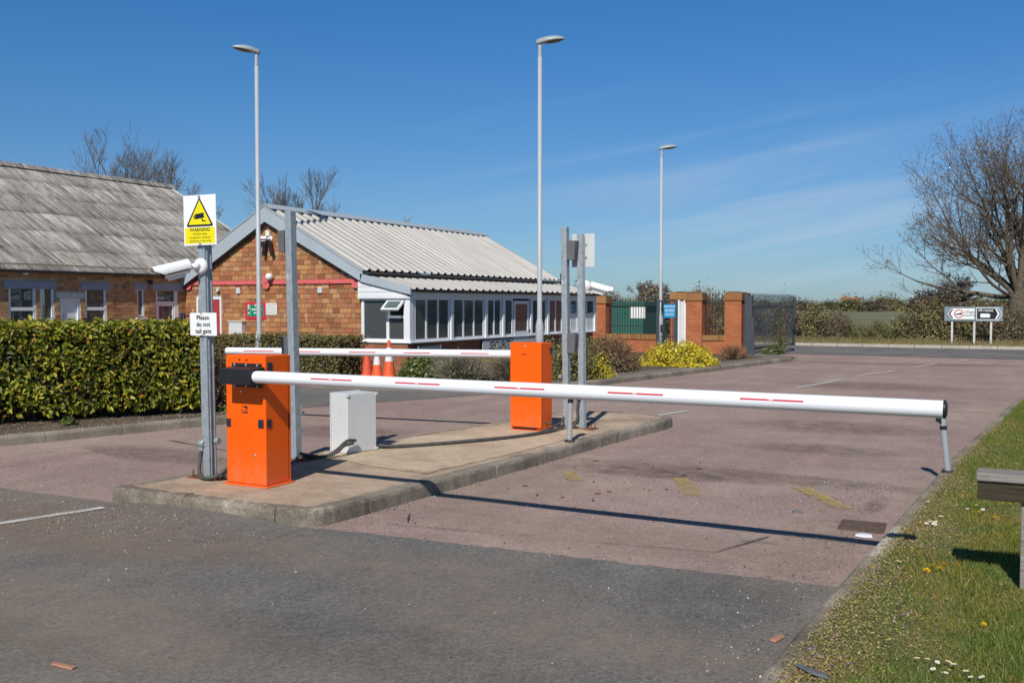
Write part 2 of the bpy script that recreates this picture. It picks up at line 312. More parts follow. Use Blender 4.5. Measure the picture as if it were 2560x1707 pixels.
# foliage
leafmat('laurel_leaf', [(0, (.05, .085, .010, 1)), (.22, (.115, .155, .014, 1)), (.45, (.21, .235, .020, 1)), (.7, (.34, .33, .025, 1)), (.9, (.45, .39, .04, 1)), (.975, (.46, .30, .05, 1)), (.985, (.45, .14, .03, 1)), (1, (.40, .12, .03, 1))], .42, .22, .35, (1.7, [(.32, (.55, .5, .5, 1)), (.5, (.95, .95, .9, 1)), (.68, (1.2, 1.15, 1.0, 1))]))
leafmat('box_leaf', [(0, (0.095, 0.076, 0.030, 1)), (.3, (0.190, 0.133, 0.049, 1)), (.55, (0.162, 0.162, 0.038, 1)), (.8, (0.266, 0.190, 0.072, 1)), (1, (0.190, 0.237, 0.049, 1))], .6, .2)
leafmat('brown_leaf', [(0, (0.099, 0.065, 0.036, 1)), (.4, (0.198, 0.135, 0.076, 1)), (.7, (0.270, 0.171, 0.099, 1)), (1, (0.234, 0.216, 0.090, 1))], .7, .2)
leafmat('olive_leaf', [(0, (0.081, 0.094, 0.029, 1)), (.4, (0.180, 0.180, 0.058, 1)), (.75, (0.288, 0.252, 0.090, 1)), (1, (0.234, 0.297, 0.072, 1))], .6, .22)
leafmat('green_leaf', [(0, (0.037, 0.068, 0.014, 1)), (.4, (0.093, 0.136, 0.027, 1)), (.8, (0.187, 0.221, 0.051, 1)), (1, (0.289, 0.306, 0.102, 1))], .4, .2)
leafmat('yellow_leaf', [(0, (0.224, 0.224, 0.017, 1)), (.18, (0.470, 0.403, 0.022, 1)), (.5, (0.739, 0.560, 0.013, 1)), (.8, (0.829, 0.638, 0.022, 1)), (1, (0.850, 0.806, 0.202, 1))], .45, .28)
leafmat('scrub_leaf', [(0, (.12, .105, .035, 1)), (.4, (.22, .185, .075, 1)), (.75, (.30, .24, .11, 1)), (1, (.24, .27, .07, 1))], .7, .25)
leafmat('scrub_brown', [(0, (.13, .09, .05, 1)), (.5, (.24, .17, .10, 1)), (1, (.30, .24, .12, 1))], .8, .2)
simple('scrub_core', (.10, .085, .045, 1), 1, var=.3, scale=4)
leafmat('grey_stem', [(0, (0.119, 0.099, 0.076, 1)), (.5, (0.255, 0.212, 0.170, 1)), (1, (0.374, 0.340, 0.238, 1))], .9, 0)
leafmat('red_twig', [(0, (0.168, 0.070, 0.042, 1)), (.5, (0.308, 0.140, 0.077, 1)), (1, (0.392, 0.224, 0.112, 1))], .9, 0)
leafmat('bud', [(0, (.10, .065, .045, 1)), (1, (.22, .15, .10, 1))], .8, 0)
leafmat('grass_blade', [(0, (.075, .115, .016, 1)), (.35, (.135, .19, .022, 1)), (.65, (.195, .235, .032, 1)), (.85, (.27, .245, .06, 1)), (1, (.42, .32, .14, 1))], .6, .25, .5, (2.6, [(.30, (1.5, 1.05, .75, 1)), (.46, (1.1, 1.0, .85, 1)), (.58, (.75, .92, .8, 1)), (.72, (1.1, 1.2, .9, 1))]))
leafmat('moss_bits', [(0, (.20, .13, .075, 1)), (.3, (.36, .25, .13, 1)), (.55, (.38, .30, .09, 1)), (.8, (.24, .25, .045, 1)), (1, (.50, .38, .24, 1))], .8, .15)
leafmat('purple_bits', [(0, (.30, .15, .33, 1)), (1, (.42, .25, .42, 1))], .8, .1)
leafmat('dry_grass', [(0, (0.286, 0.221, 0.091, 1)), (.5, (0.442, 0.351, 0.169, 1)), (1, (0.208, 0.221, 0.065, 1))], .8, .2)
leafmat('grit', [(0, (.06, .05, .045, 1)), (.4, (.20, .165, .135, 1)), (.8, (.36, .32, .28, 1)), (1, (.60, .58, .55, 1))], .9, 0)

# ------------------------------------------------------------------ mesh helpers
def wl(o):
    p = Vector((0, 0, 0))
    while o: p += o.location; o = o.parent
    return p
class MB:
    def __init__(s): s.v = []; s.f = []; s.sm = False
    def add(s, vs, fs):
        n = len(s.v); s.v += [tuple(x) for x in vs]; s.f += [tuple(i+n for i in f) for f in fs]; return s
    def box(s, x0, x1, y0, y1, z0, z1):
        return s.add([(x0, y0, z0), (x1, y0, z0), (x1, y1, z0), (x0, y1, z0), (x0, y0, z1), (x1, y0, z1), (x1, y1, z1), (x0, y1, z1)],
                     [(0, 3, 2, 1), (4, 5, 6, 7), (0, 1, 5, 4), (1, 2, 6, 5), (2, 3, 7, 6), (3, 0, 4, 7)])
    def cbox(s, M, hx, hy, hz):
        vs = [M @ Vector((a*hx, b_*hy, c*hz)) for c in (-1, 1) for a, b_ in ((-1, -1), (1, -1), (1, 1), (-1, 1))]
        return s.add(vs, [(0, 3, 2, 1), (4, 5, 6, 7), (0, 1, 5, 4), (1, 2, 6, 5), (2, 3, 7, 6), (3, 0, 4, 7)])
    def prism(s, poly, ax, a0, a1):
        """poly in the two other axes (order x,y,z without ax) extruded along ax"""
        def P(p, a):
            q = list(p); q.insert(ax, a); return q
        n = len(poly); area = sum(poly[i][0]*poly[(i+1) % n][1]-poly[(i+1) % n][0]*poly[i][1] for i in range(n))
        flip = (area > 0) ^ (ax == 1)
        vs = [P(p, a0) for p in poly]+[P(p, a1) for p in poly]
        fs = [tuple(range(n-1, -1, -1)), tuple(range(n, 2*n))]+[(i, (i+1) % n, (i+1) % n+n, i+n) for i in range(n)]
        if not flip: fs = [tuple(reversed(f)) for f in fs]
        return s.add(vs, fs)
    def tube(s, pts, rad, n=8, cap=True):
        pts = [Vector(p) for p in pts]; k = len(pts)
        if not isinstance(rad, (list, tuple)): rad = [rad]*k
        rings = []; up = None
        for i, p in enumerate(pts):
            d = (pts[min(i+1, k-1)]-pts[max(i-1, 0)]).normalized()
            if up is None: up = Vector((0, 0, 1)) if abs(d.z) < .9 else Vector((1, 0, 0))
            a = d.cross(up).normalized(); up = a.cross(d).normalized()
            rings.append([p+(a*math.cos(2*math.pi*j/n)+up*math.sin(2*math.pi*j/n))*rad[i] for j in range(n)])
        vs = [v for r in rings for v in r]; fs = []
        for i in range(k-1):
            for j in range(n):
                fs.append((i*n+j, i*n+(j+1) % n, (i+1)*n+(j+1) % n, (i+1)*n+j))
        if cap: fs += [tuple(range(n-1, -1, -1)), tuple(range((k-1)*n, k*n))]
        return s.add(vs, fs)
    def lathe(s, prof, c, n=20, ax='z'):
        vs = []; fs = []
        for r, h in prof:
            for j in range(n):
                a = 2*math.pi*j/n; x, y = r*math.cos(a), r*math.sin(a)
                vs.append({'z': (c[0]+x, c[1]+y, c[2]+h), 'y': (c[0]+x, c[1]+h, c[2]+y), 'x': (c[0]+h, c[1]+x, c[2]+y)}[ax])
        k = len(prof)
        for i in range(k-1):
            for j in range(n): fs.append((i*n+j, i*n+(j+1) % n, (i+1)*n+(j+1) % n, (i+1)*n+j))
        fs += [tuple(range(n-1, -1, -1)), tuple(range((k-1)*n, k*n))]
        return s.add(vs, fs)
    def ell(s, c, rx, ry, rz, n=14, k=8, M=None):
        vs = []; fs = []
        for i in range(k+1):
            th = math.pi*i/k
            for j in range(n):
                a = 2*math.pi*j/n; p = Vector((rx*math.sin(th)*math.cos(a), ry*math.sin(th)*math.sin(a), -rz*math.cos(th)))
                if M: p = M @ p
                vs.append((c[0]+p.x, c[1]+p.y, c[2]+p.z))
        for i in range(k):
            for j in range(n): fs.append((i*n+j, i*n+(j+1) % n, (i+1)*n+(j+1) % n, (i+1)*n+j))
        return s.add(vs, fs)
    def quad(s, a, b, c, d): return s.add([a, b, c, d], [(0, 1, 2, 3)])
    def build(s, name, mat, parent=None, off=None, bevel=0, smooth=False, kind=None, seg=2):
        me = bpy.data.meshes.new(name); d = wl(parent) if off is None else Vector(off)
        me.from_pydata([(x[0]-d.x, x[1]-d.y, x[2]-d.z) for x in s.v], [], s.f)
        if mat: me.materials.append(MATS[mat])
        o = bpy.data.objects.new(name, me); col.objects.link(o); o.parent = parent
        if smooth:
            for p in me.polygons: p.use_smooth = True
        if bevel:
            bv = o.modifiers.new('bevel', 'BEVEL'); bv.width = bevel; bv.segments = seg; bv.limit_method = 'ANGLE'; bv.angle_limit = R_(35)
        if kind: o['kind'] = kind
        return o
def npmesh(name, V, F, mat, parent=None, kind=None, smooth=False, off=None):
    """V (n,3) array, F (m,k) array of same-size faces"""
    V = np.asarray(V, np.float32); F = np.asarray(F, np.int32); d = wl(parent) if off is None else Vector(off)
    me = bpy.data.meshes.new(name); me.vertices.add(len(V)); me.vertices.foreach_set('co', (V-np.array(d, np.float32)).ravel())
    k = F.shape[1]; me.loops.add(F.size); me.loops.foreach_set('vertex_index', F.ravel())
    me.polygons.add(len(F)); me.polygons.foreach_set('loop_start', np.arange(0, F.size, k, dtype=np.int32))
    if smooth: me.polygons.foreach_set('use_smooth', np.ones(len(F), bool))
    me.update(calc_edges=True); me.materials.append(MATS[mat])
    o = bpy.data.objects.new(name, me); col.objects.link(o); o.parent = parent
    if kind: o['kind'] = kind
    return o
def thing(name, label, cat, loc=(0, 0, 0), rotz=0, group=None):
    o = bpy.data.objects.new(name, None); col.objects.link(o); o.empty_display_size = .2
    o.location = loc; o.rotation_euler = (0, 0, rotz); o['label'] = label; o['category'] = cat
    if group: o['group'] = group
    return o
def tag(o, label, cat, group=None):
    o['label'] = label; o['category'] = cat
    if group: o['group'] = group
    return o
def struct(o, label=None):
    o['kind'] = 'structure'
    if label: o['label'] = label
    return o
def dup(root, loc, rotz=None, scale=None, label=None):
    r = root.copy(); col.objects.link(r); r.location = loc
    if rotz is not None: r.rotation_euler = (0, 0, rotz)
    if scale is not None: r.scale = scale if isinstance(scale, tuple) else (scale,)*3
    if label: r['label'] = label
    for ch in [c for c in bpy.data.objects if c.parent == root]:
        c2 = ch.copy(); col.objects.link(c2); c2.parent = r
        for g in [c for c in bpy.data.objects if c.parent == ch]:
            g2 = g.copy(); col.objects.link(g2); g2.parent = c2
    return r
def text(name, body, size, mat, parent, loc, rot=(math.pi/2, 0, 0), align='CENTER', sx=1.0, bold=0, space=1.0):
    cu = bpy.data.curves.new(name, 'FONT'); cu.body = body; cu.size = size; cu.align_x = align; cu.align_y = 'CENTER'; cu.resolution_u = 2
    cu.space_line = space
    if bold: cu.offset = bold
    tmp = bpy.data.objects.new(name+'_tmp', cu); col.objects.link(tmp)
    bpy.context.view_layer.update()
    me = bpy.data.meshes.new_from_object(tmp.evaluated_get(bpy.context.evaluated_depsgraph_get()))
    bpy.data.objects.remove(tmp); bpy.data.curves.remove(cu)
    me.name = name; me.materials.clear(); me.materials.append(MATS[mat])
    me.transform(Matrix.Diagonal((sx, 1, 1, 1)))
    o = bpy.data.objects.new(name, me); col.objects.link(o); o.parent = parent
    o.location = Vector(loc)-wl(parent); o.rotation_euler = rot
    return o
def smoothpts(P, k=6):
    P = [Vector(p) for p in P]; out = []
    Q = [P[0]]+P+[P[-1]]
    for i in range(1, len(Q)-2):
        for j in range(k):
            u = j/k; a, b, c, d = Q[i-1], Q[i], Q[i+1], Q[i+2]
            out.append(.5*((2*b)+(c-a)*u+(2*a-5*b+4*c-d)*u*u+(-a+3*b-3*c+d)*u**3))
    return out+[P[-1]]
def sheet(name, pts, z, mat):
    """flat polygon at height z, from a bmesh so that concave outlines triangulate well"""
    bm = bmesh.new(); bm.faces.new([bm.verts.new((p[0], p[1], z)) for p in pts]); bmesh.ops.triangulate(bm, faces=bm.faces[:])
    me = bpy.data.meshes.new(name); bm.normal_update()
    bm.faces.ensure_lookup_table()
    if bm.faces[0].normal.z < 0: bmesh.ops.reverse_faces(bm, faces=bm.faces[:])
    bm.to_mesh(me); bm.free(); me.materials.append(MATS[mat])
    o = bpy.data.objects.new(name, me); col.objects.link(o); return o
def slab(name, pts, z0, z1, mat):
    bm = bmesh.new(); f = bm.faces.new([bm.verts.new((p[0], p[1], z1)) for p in pts]); bm.normal_update()
    if f.normal.z < 0: f.normal_flip()
    r = bmesh.ops.extrude_face_region(bm, geom=[f]); vs = [e for e in r['geom'] if isinstance(e, bmesh.types.BMVert)]
    for v in vs: v.co.z = z0
    bm.normal_update(); bmesh.ops.recalc_face_normals(bm, faces=bm.faces[:]); bmesh.ops.triangulate(bm, faces=[g for g in bm.faces if len(g.verts) > 4])
    me = bpy.data.meshes.new(name); bm.to_mesh(me); bm.free(); me.materials.append(MATS[mat])
    o = bpy.data.objects.new(name, me); col.objects.link(o); return o
def rough_line(a, b, n, amp, rg):
    out = []
    for i in range(n+1):
        u = i/n; out.append((a[0]+(b[0]-a[0])*u+rg.uniform(-amp, amp), a[1]+(b[1]-a[1])*u+rg.uniform(-amp, amp)))
    return out
rg = random.Random(4)

# ------------------------------------------------------------------ GROUND
g = MB().quad((-2500, -400, -.03), (2500, -400, -.03), (2500, 3500, -.03), (-2500, 3500, -.03)).build('field_ground', 'field'); struct(g)
LK = [(-11.6, 2.0), (-11.0, 4.5), (-10.30, 6.4), (-9.95, 7.7), (-9.62, 8.9), (-9.42, 9.9), (-9.45, 10.45), (-9.70, 10.85), (-10.15, 11.05), (-18.0, 11.1)]
BK = [(-18.0, 14.45), (-12.45, 14.58), (-10.45, 14.70), (-9.3, 14.9), (-8.55, 15.35), (-8.0, 16.1), (-7.55, 17.1), (-6.8, 21.7), (-5.95, 27.2), (-5.88, 27.8), (-6.05, 28.5), (-6.7, 29.0)]
RK = [(-.88, -3.0), (-.86, 3.2), (-.82, 4.9), (-.75, 6.3), (-.66, 8.2), (-.54, 10.7), (-.28, 14.4), (-.05, 17.5), (.6, 23), (1.6, 29.5)]
road = sheet('site_road', [(-30, -12), (14, -12), (14, 32.2), (-30, 32.2)], 0.0, 'red_road'); struct(road)
edge = rough_line((-16, 5.0), (-6.45, 5.26), 40, .012, rg)+rough_line((-6.45, 5.28), (-4.45, 5.33), 8, .004, rg)+rough_line((-4.42, 5.36), (-.9, 5.62), 60, .014, rg)
apron = sheet('asphalt_apron', [(-16, -10), (-.9, -10)][::-1] and [(-.9, -10), (-16, -10)]+edge, .004, 'grey_asphalt'); struct(apron)
side = sheet('side_entrance', [(-19, 11.2), (-10.2, 11.2)]+rough_line((-9.98, 11.45), (-8.5, 14.75), 14, .02, rg)+[(-8.6, 15.6), (-19, 15.6)], .004, 'dark_asphalt'); struct(side)
mainr = sheet('main_road', [(-90, 32.0)]+rough_line((-9, 32.1), (4, 31.6), 30, .03, rg)+[(90, 31.4), (90, 40.6), (-90, 36.8)], .006, 'dark_asphalt'); struct(mainr)
# grass verge beyond the main road with a pale kerb
struct(MB().add([(-90, 36.8, -.01), (90, 40.6, -.01), (90, 47, .05), (-90, 45, .05), (-90, 36.95, .1), (90, 40.75, .1)], [(0, 1, 5, 4), (4, 5, 2, 3)]).build('far_verge', 'turf_ground'))
fk = thing('far_kerb', 'pale kerb line along the far edge of the main road', 'kerb'); fk['kind'] = 'structure'; del fk['category']
for i in range(26):
    x0 = -12+i*.92; y = lambda x: 36.8+(x+90)*3.8/180-.06
    MB().add([(x0, y(x0), 0), (x0+.9, y(x0+.9), 0), (x0+.9, y(x0+.9)+.13, 0), (x0, y(x0)+.13, 0), (x0, y(x0), .115), (x0+.9, y(x0+.9), .115), (x0+.9, y(x0+.9)+.13, .115), (x0, y(x0)+.13, .115)],
             [(0, 1, 5, 4), (4, 5, 6, 7), (1, 2, 6, 5), (0, 4, 7, 3), (3, 7, 6, 2)]).build('kerbstone', 'kerb_pale', fk)
# raised beds left of the road
def inset(P, d):
    out = []
    for i in range(len(P)):
        a = Vector(P[max(i-1, 0)]); b = Vector(P[min(i+1, len(P)-1)]); t_ = (b-a).normalized(); n = Vector((-t_.y, t_.x))
        out.append((P[i][0]+n.x*d, P[i][1]+n.y*d))
    return out
def smooth2(P, k=5): return [(p.x, p.y) for p in smoothpts([(a, b, 0) for a, b in P], k)]
def kerb_run(parent, P, width, h, side, mat='kerb_concrete', length=.91, gap=.008, pick=None, bev=.018, nn=4, jag=.0015):
    """individual kerb stones along polyline P; side = +1 stones lie left of travel, -1 right"""
    P = smooth2(P, 8); D = [0]
    for a, b in zip(P, P[1:]): D.append(D[-1]+math.dist(a, b))
    def at(s):
        for i in range(len(P)-1):
            if s <= D[i+1] or i == len(P)-2:
                u = (s-D[i])/max(D[i+1]-D[i], 1e-6); return (P[i][0]+(P[i+1][0]-P[i][0])*u, P[i][1]+(P[i+1][1]-P[i][1])*u)
    s = 0; k = 0
    while s < D[-1]-.1:
        e = min(s+length, D[-1]); L = []; 
        for j in range(nn+1):
            q = s+gap/2+(e-s-gap)*j/nn; p = at(q); p2 = at(min(q+.02, D[-1])); p1 = at(max(q-.02, 0))
            tx, ty = p2[0]-p1[0], p2[1]-p1[1]; l = math.hypot(tx, ty) or 1; L.append((p, (-ty/l*side, tx/l*side)))
        dz = rg.uniform(-.004, .004); b = MB()
        prof = [(0, -.05), (0.006, h-.035), (.016, h-.012), (.036, h), (width, h), (width, -.05)]
        vs = []
        for (p, n) in L:
            for (u, z) in prof: ju = rg.uniform(-jag, jag) if z > 0 else 0; vs.append((p[0]+n[0]*(u+ju), p[1]+n[1]*(u+ju), z+(dz+rg.uniform(-jag, jag) if z > 0 else 0)))
        m_ = len(prof); fs = []
        for j in range(nn):
            for i in range(m_-1):
                q = (j*m_+i, (j+1)*m_+i, (j+1)*m_+i+1, j*m_+i+1); fs.append(q if side < 0 else tuple(reversed(q)))
        fs += [tuple(range(m_)), tuple(range(nn*m_+m_-1, nn*m_-1, -1))] if side < 0 else [tuple(range(m_-1, -1, -1)), tuple(range(nn*m_, nn*m_+m_))]
        b.add(vs, fs)
        o = b.build('kerbstone', pick(k, s) if pick else mat, parent)
        s = e; k += 1
LKs = smooth2(LK, 6); BKs = smooth2(BK, 6); RKs = smooth2(RK, 6)
bed1 = slab('hedge_bed', inset(LKs, .06)+[(-19, 11.1), (-19, 2)], -.02, .105, 'soil'); struct(bed1); kerb_run(bed1, LK, .125, .115, 1)
bed2 = slab('planting_bed', inset(BKs, .06)+[(-8, 33), (-25, 33), (-25, 14.5)], -.02, .105, 'path_asphalt'); struct(bed2); kerb_run(bed2, BK, .125, .115, 1)
b2s = slab('bed_soil', [(-8.95, 15.6), (-8.35, 17.2), (-7.5, 21.7), (-6.75, 26.8), (-6.65, 27.6), (-7.6, 28.6), (-11.4, 28.6), (-11.4, 15.6)], .05, .112, 'soil'); struct(b2s)
# right verge (camera stands on it)
verge = slab('grass_verge', RKs+[(14, 29.5), (14, -6), (-.98, -6)], -.02, .085, 'turf_ground'); struct(verge)
rk = thing('verge_kerb', 'weathered kerb along the grass verge', 'kerb'); rk['kind'] = 'structure'; del rk['category']
kerb_run(rk, [(p[0]-.10, p[1]) for p in RK], .125, .088, -1, pick=lambda k, s: 'kerb_pale' if 9.0 < s < 9.9 else ('kerb_worn' if s < 8 else 'kerb_concrete'))

# ------------------------------------------------------------------ ISLAND
IS = [(-6.56, 5.36), (-6.50, 5.27), (-6.38, 5.245), (-5.4, 5.27), (-4.72, 5.295), (-4.56, 5.33), (-4.475, 5.42), (-4.45, 5.55), (-4.38, 6.7), (-4.28, 8.6), (-4.19, 10.4), (-4.08, 11.85), (-4.25, 12.2), (-5.0, 12.35), (-5.6, 12.2), (-5.75, 11.9), (-6.1, 9.2), (-6.45, 6.2), (-6.56, 5.36)]
isl = slab('traffic_island', inset(IS, .05)[:-1], -.02, .122, 'island_concrete'); struct(isl)
kerb_run(isl, IS, .125, .125, 1, pick=lambda k, s: 'kerb_worn' if s < 2.6 else 'kerb_concrete', nn=14, jag=.0045)
struct(sheet('island_screed', [(-6.20, 7.45), (-5.35, 7.10)]+rough_line((-4.62, 7.0), (-4.50, 8.3), 12, .02, rg)+[(-4.42, 10.1), (-5.0, 10.9), (-5.6, 10.9), (-6.0, 9.0)], .127, 'screed'))
struct(sheet('seam', rough_line((-6.15, 7.42), (-4.62, 6.98), 20, .015, rg)+rough_line((-4.60, 7.03), (-6.15, 7.47), 20, .015, rg), .131, 'stain'))
struct(sheet('seam', rough_line((-4.62, 7.0), (-4.36, 9.1), 20, .012, rg)+rough_line((-4.39, 9.1), (-4.66, 7.0), 20, .012, rg), .131, 'stain'))

V_ = []; F_ = []; nx_, ny_ = 30, 8
for j_ in range(ny_+1):
    for i_ in range(nx_+1):
        u_, v_ = i_/nx_, j_/ny_; x_w = -6.27+u_*1.75; y_w = 4.35+v_*(5.275-4.35+.0)
        hgt_ = .055*(v_**1.6)*max(0, math.sin(math.pi*min(1, .06+u_*.94)))**.55*(1-.6*u_); V_.append((x_w, y_w, .0055+hgt_+rg.uniform(0, .0015)))
for j_ in range(ny_):
    for i_ in range(nx_): F_.append((j_*(nx_+1)+i_, j_*(nx_+1)+i_+1, (j_+1)*(nx_+1)+i_+1, (j_+1)*(nx_+1)+i_))
struct(MB().add(V_, F_).build('asphalt_fillet', 'grey_asphalt', smooth=True))
def fillet_z(x, y):
    u_, v_ = (x+6.27)/1.75, (y-4.35)/.925
    if not (0 <= u_ <= 1 and 0 <= v_ <= 1): return .006
    return .008+.055*(v_**1.6)*max(0, math.sin(math.pi*min(1, .06+u_*.94)))**.55*(1-.6*u_)
V2_ = []; F2_ = []
for j_ in range(17):
    for i_ in range(49):
        xx_, yy_ = -8.2+i_*4.2/48, 3.75+j_*1.55/16; yy2_ = min(yy_, 5.262 if xx_ > -6.5 else 9); V2_.append((xx_, yy2_, fillet_z(xx_, yy2_)+.0035))
for j_ in range(16):
    for i_ in range(48): F2_.append((j_*49+i_, j_*49+i_+1, j_*49+50+i_, j_*49+49+i_))
struct(MB().add(V2_, F2_).build('gritty_patch', 'grit_soft', smooth=True))
# ------------------------------------------------------------------ ROAD MARKINGS, STAINS
def strip(name, a, b, wdt, mat, z=.009, jag=0, w2=None):
    a, b = Vector(a), Vector(b); d = (b-a).normalized(); n = Vector((-d.y, d.x)); k = max(2, int((b-a).length/.25)); w2 = w2 or wdt
    L = [a+(b-a)*i/k+n*(wdt+(w2-wdt)*i/k)/2+n*rg.uniform(-jag, jag) for i in range(k+1)]; Rr = [a+(b-a)*i/k-n*(wdt+(w2-wdt)*i/k)/2+n*rg.uniform(-jag, jag) for i in range(k+1)]
    return struct(sheet(name, [tuple(p) for p in L]+[tuple(p) for p in reversed(Rr)], z, mat))
strip('white_line', (-6.85, 3.3), (-6.37, 5.07), .085, 'paint_white', z=.0135, jag=.006)
for a, b_ in (((-4.82, 12.55), (-4.50, 13.95)), ((-4.24, 16.4), (-4.15, 16.9)), ((-3.92, 18.7), (-3.50, 21.3)), ((-3.42, 22.5), (-2.85, 24.9)), ((-2.6, 26.4), (-2.2, 28.2)), ((-1.75, 30.0), (-1.55, 31.0))):
    strip('white_line', a, b_, .10, 'paint_white', jag=.008)
for x in range(-9, 9): strip('white_line', (x*2.2, 34.6+x*.045), (x*2.2+1.25, 34.62+x*.045), .10, 'paint_white', .013)
for a, b_, wd in (((-2.80, 8.47), (-2.44, 7.74), .15), ((-1.74, 8.56), (-1.24, 7.80), .13), ((-3.86, 8.33), (-3.60, 7.9), .13), ((-3.0, 8.62), (-2.96, 8.5), .12)):
    strip('yellow_mark', a, b_, wd, 'paint_yellow' if wd > .12 else 'paint_yellow_worn', jag=.012)
for a, b_ in (((-7.6, 7.4), (-7.35, 7.25)), ((-7.1, 7.55), (-6.8, 7.35)), ((-8.5, 8.6), (-8.2, 8.5))): strip('yellow_mark', a, b_, .12, 'paint_yellow_worn', jag=.03)
for a, b_ in (((-5.7, 24.2), (-4.9, 24.0)), ((-5.2, 25.8), (-4.6, 25.9)), ((-4.4, 25.9), (-3.9, 25.75)), ((-3.9, 25.8), (-3.3, 25.8)), ((-2.9, 25.6), (-2.5, 25.6)), ((-.9, 24.8), (-.4, 24.2)), ((-1.2, 16.0), (-.35, 15.8)), ((-1.1, 17.3), (-.1, 17.1)), ((-1.0, 18.2), (.2, 18.0)), ((-6.9, 18.5), (-5.6, 18.2)), ((-5.5, 17.2), (-4.3, 16.9)), ((-6.4, 21.0), (-5.6, 20.8))):
    strip('yellow_mark', a, b_, .13, 'paint_yellow_worn', jag=.02)
# edge line near the far kerb, tar joints, cracks, dark patches
strip('edge_line', (-7.0, 17.4), (-6.4, 21.5), .08, 'paint_yellow_worn')
for a, b_, wd in (((-4.1, 5.68), (-3.0, 5.84), .010), ((-2.5, 5.9), (-1.75, 6.02), .012), ((-1.75, 6.03), (-1.55, 6.62), .014), ((-4.15, 6.05), (-3.98, 5.78), .012), ((-1.7, 6.4), (-1.45, 6.45), .01), ((-8.9, 8.0), (-7.2, 7.6), .02)): strip('crack', a, b_, wd, 'tar', .010, .006)
def blob(name, c, rx, ry, mat, z, n=26, rot=0):
    P = [(c[0]+rx*math.cos(a)*math.cos(rot)-ry*math.sin(a)*math.sin(rot), c[1]+rx*math.cos(a)*math.sin(rot)+ry*math.sin(a)*math.cos(rot)) for a in [2*math.pi*i/n for i in range(n)]]
    return struct(sheet(name, P, z, mat))
k_ = 0
for nm_, mt_, L_ in (('stain', 'stain_soft', (((-2.4, 8.9), 2.3, .35, -.1), ((-1.05, 8.05), .10, .5, -.1), ((-3.2, 8.6), 1.3, .3, .1), ((-3.4, 27.5), 3.2, .7, 0), ((-1.2, 28.2), 1.8, .5, 0), ((-2.2, 13.0), 1.6, .8, .3), ((-2.0, 10.9), 1.1, .5, .2), ((-8.2, 7.2), 1.5, .4, -.2), ((-3.6, 15.6), 1.3, .5, .2), ((-2.6, 20), 2.0, 1.2, .2), ((-7.6, 9.6), 1.2, .7, .2))),
                     ('dust', 'dust_soft', (((-5.6, 4.55), 1.7, .62, .06), ((-3.6, 4.75), 1.9, .5, .05), ((-7.4, 4.4), 1.6, .5, .1), ((-4.6, 3.2), 2.6, .55, .12), ((-2.0, 4.2), 1.6, .45, .1), ((-2.6, 6.1), 2.0, .5, .03), ((-3.9, 7.4), .5, 1.6, -.04), ((-1.25, 6.6), .35, 1.6, 0))),
                     ('oil', 'dark_soft', (((-2.6, 3.6), 1.6, .35, .15), ((-5.0, 2.7), 2.0, .4, .1), ((-1.5, 5.1), .5, .8, 0)))):
    for c, rx, ry, r_ in L_:
        k_ += 1; blob(nm_, c, rx, ry, mt_, .0065+.0002*k_, rot=r_)
# loose grit by the island and along the kerbs
def scatter_bits(name, pts, smin, smax, mat, seed, z=.006, kind='stuff'):
    r = np.random.default_rng(seed); n = len(pts); P = np.asarray(pts)
    tet = np.array([(1, 0, 0), (-.5, .87, 0), (-.5, -.87, 0), (0, 0, .9), (0, 0, -.3)]); F0 = np.array([(0, 1, 3), (1, 2, 3), (2, 0, 3), (1, 0, 4), (2, 1, 4), (0, 2, 4)])
    s = r.uniform(smin, smax, n)[:, None, None]*r.uniform(.6, 1.3, (n, 1, 3)); a = r.uniform(0, 6.3, n); c, sn = np.cos(a), np.sin(a)
    V = tet[None]*s; X = V[..., 0]*c[:, None]-V[..., 1]*sn[:, None]; Y = V[..., 0]*sn[:, None]+V[..., 1]*c[:, None]
    V = np.stack([X+P[:, 0:1], Y+P[:, 1:2], V[..., 2]+(P[:, 2:3] if P.shape[1] > 2 else z)], -1).reshape(-1, 3)
    F = (F0[None]+(np.arange(n)*5)[:, None, None]).reshape(-1, 3)
    return npmesh(name, V, F, mat, kind=kind)
r = np.random.default_rng(3)
pts0 = [(x, y, fillet_z(x, y)) for x, y in zip(r.normal(-6.0, .8, 1500), r.normal(4.75, .28, 1500)) if y < 5.2]
gr0 = scatter_bits('island_grit', pts0, .003, .010, 'grit', 9); gr0['label'] = 'gravel swept up against the front of the island'
pts = []+[(x, y) for x, y in zip(r.uniform(-4.4, -1.1, 500), r.uniform(5.4, 9.5, 500))]
pts += [(-.98-abs(r.normal(0, .25)), y) for y in r.uniform(3.0, 9, 700)]+[(x, y) for x, y in zip(r.uniform(-9.4, -1, 500), r.uniform(2.6, 12, 500)) if y < 5.2 or x > -4.0 or x < -6.7]
pts += [(-4.45+.05*(y-5.4)*.6+abs(r.normal(0, .06))+.04, y) for y in r.uniform(5.5, 11.5, 350)]
gr = scatter_bits('loose_grit', pts, .003, .010, 'grit', 5); gr['label'] = 'loose grit and small stones scattered on the road'
pts = [(x, y, .108) for x, y in zip(r.uniform(-11.2, -9.4, 1800), r.uniform(6, 10.8, 1800)) if x < -10.28+.27*(y-6.6)+.0]
gr = scatter_bits('bed_gravel', pts, .004, .013, 'grit', 6); gr['label'] = 'bark and gravel bits on the soil under the hedge'

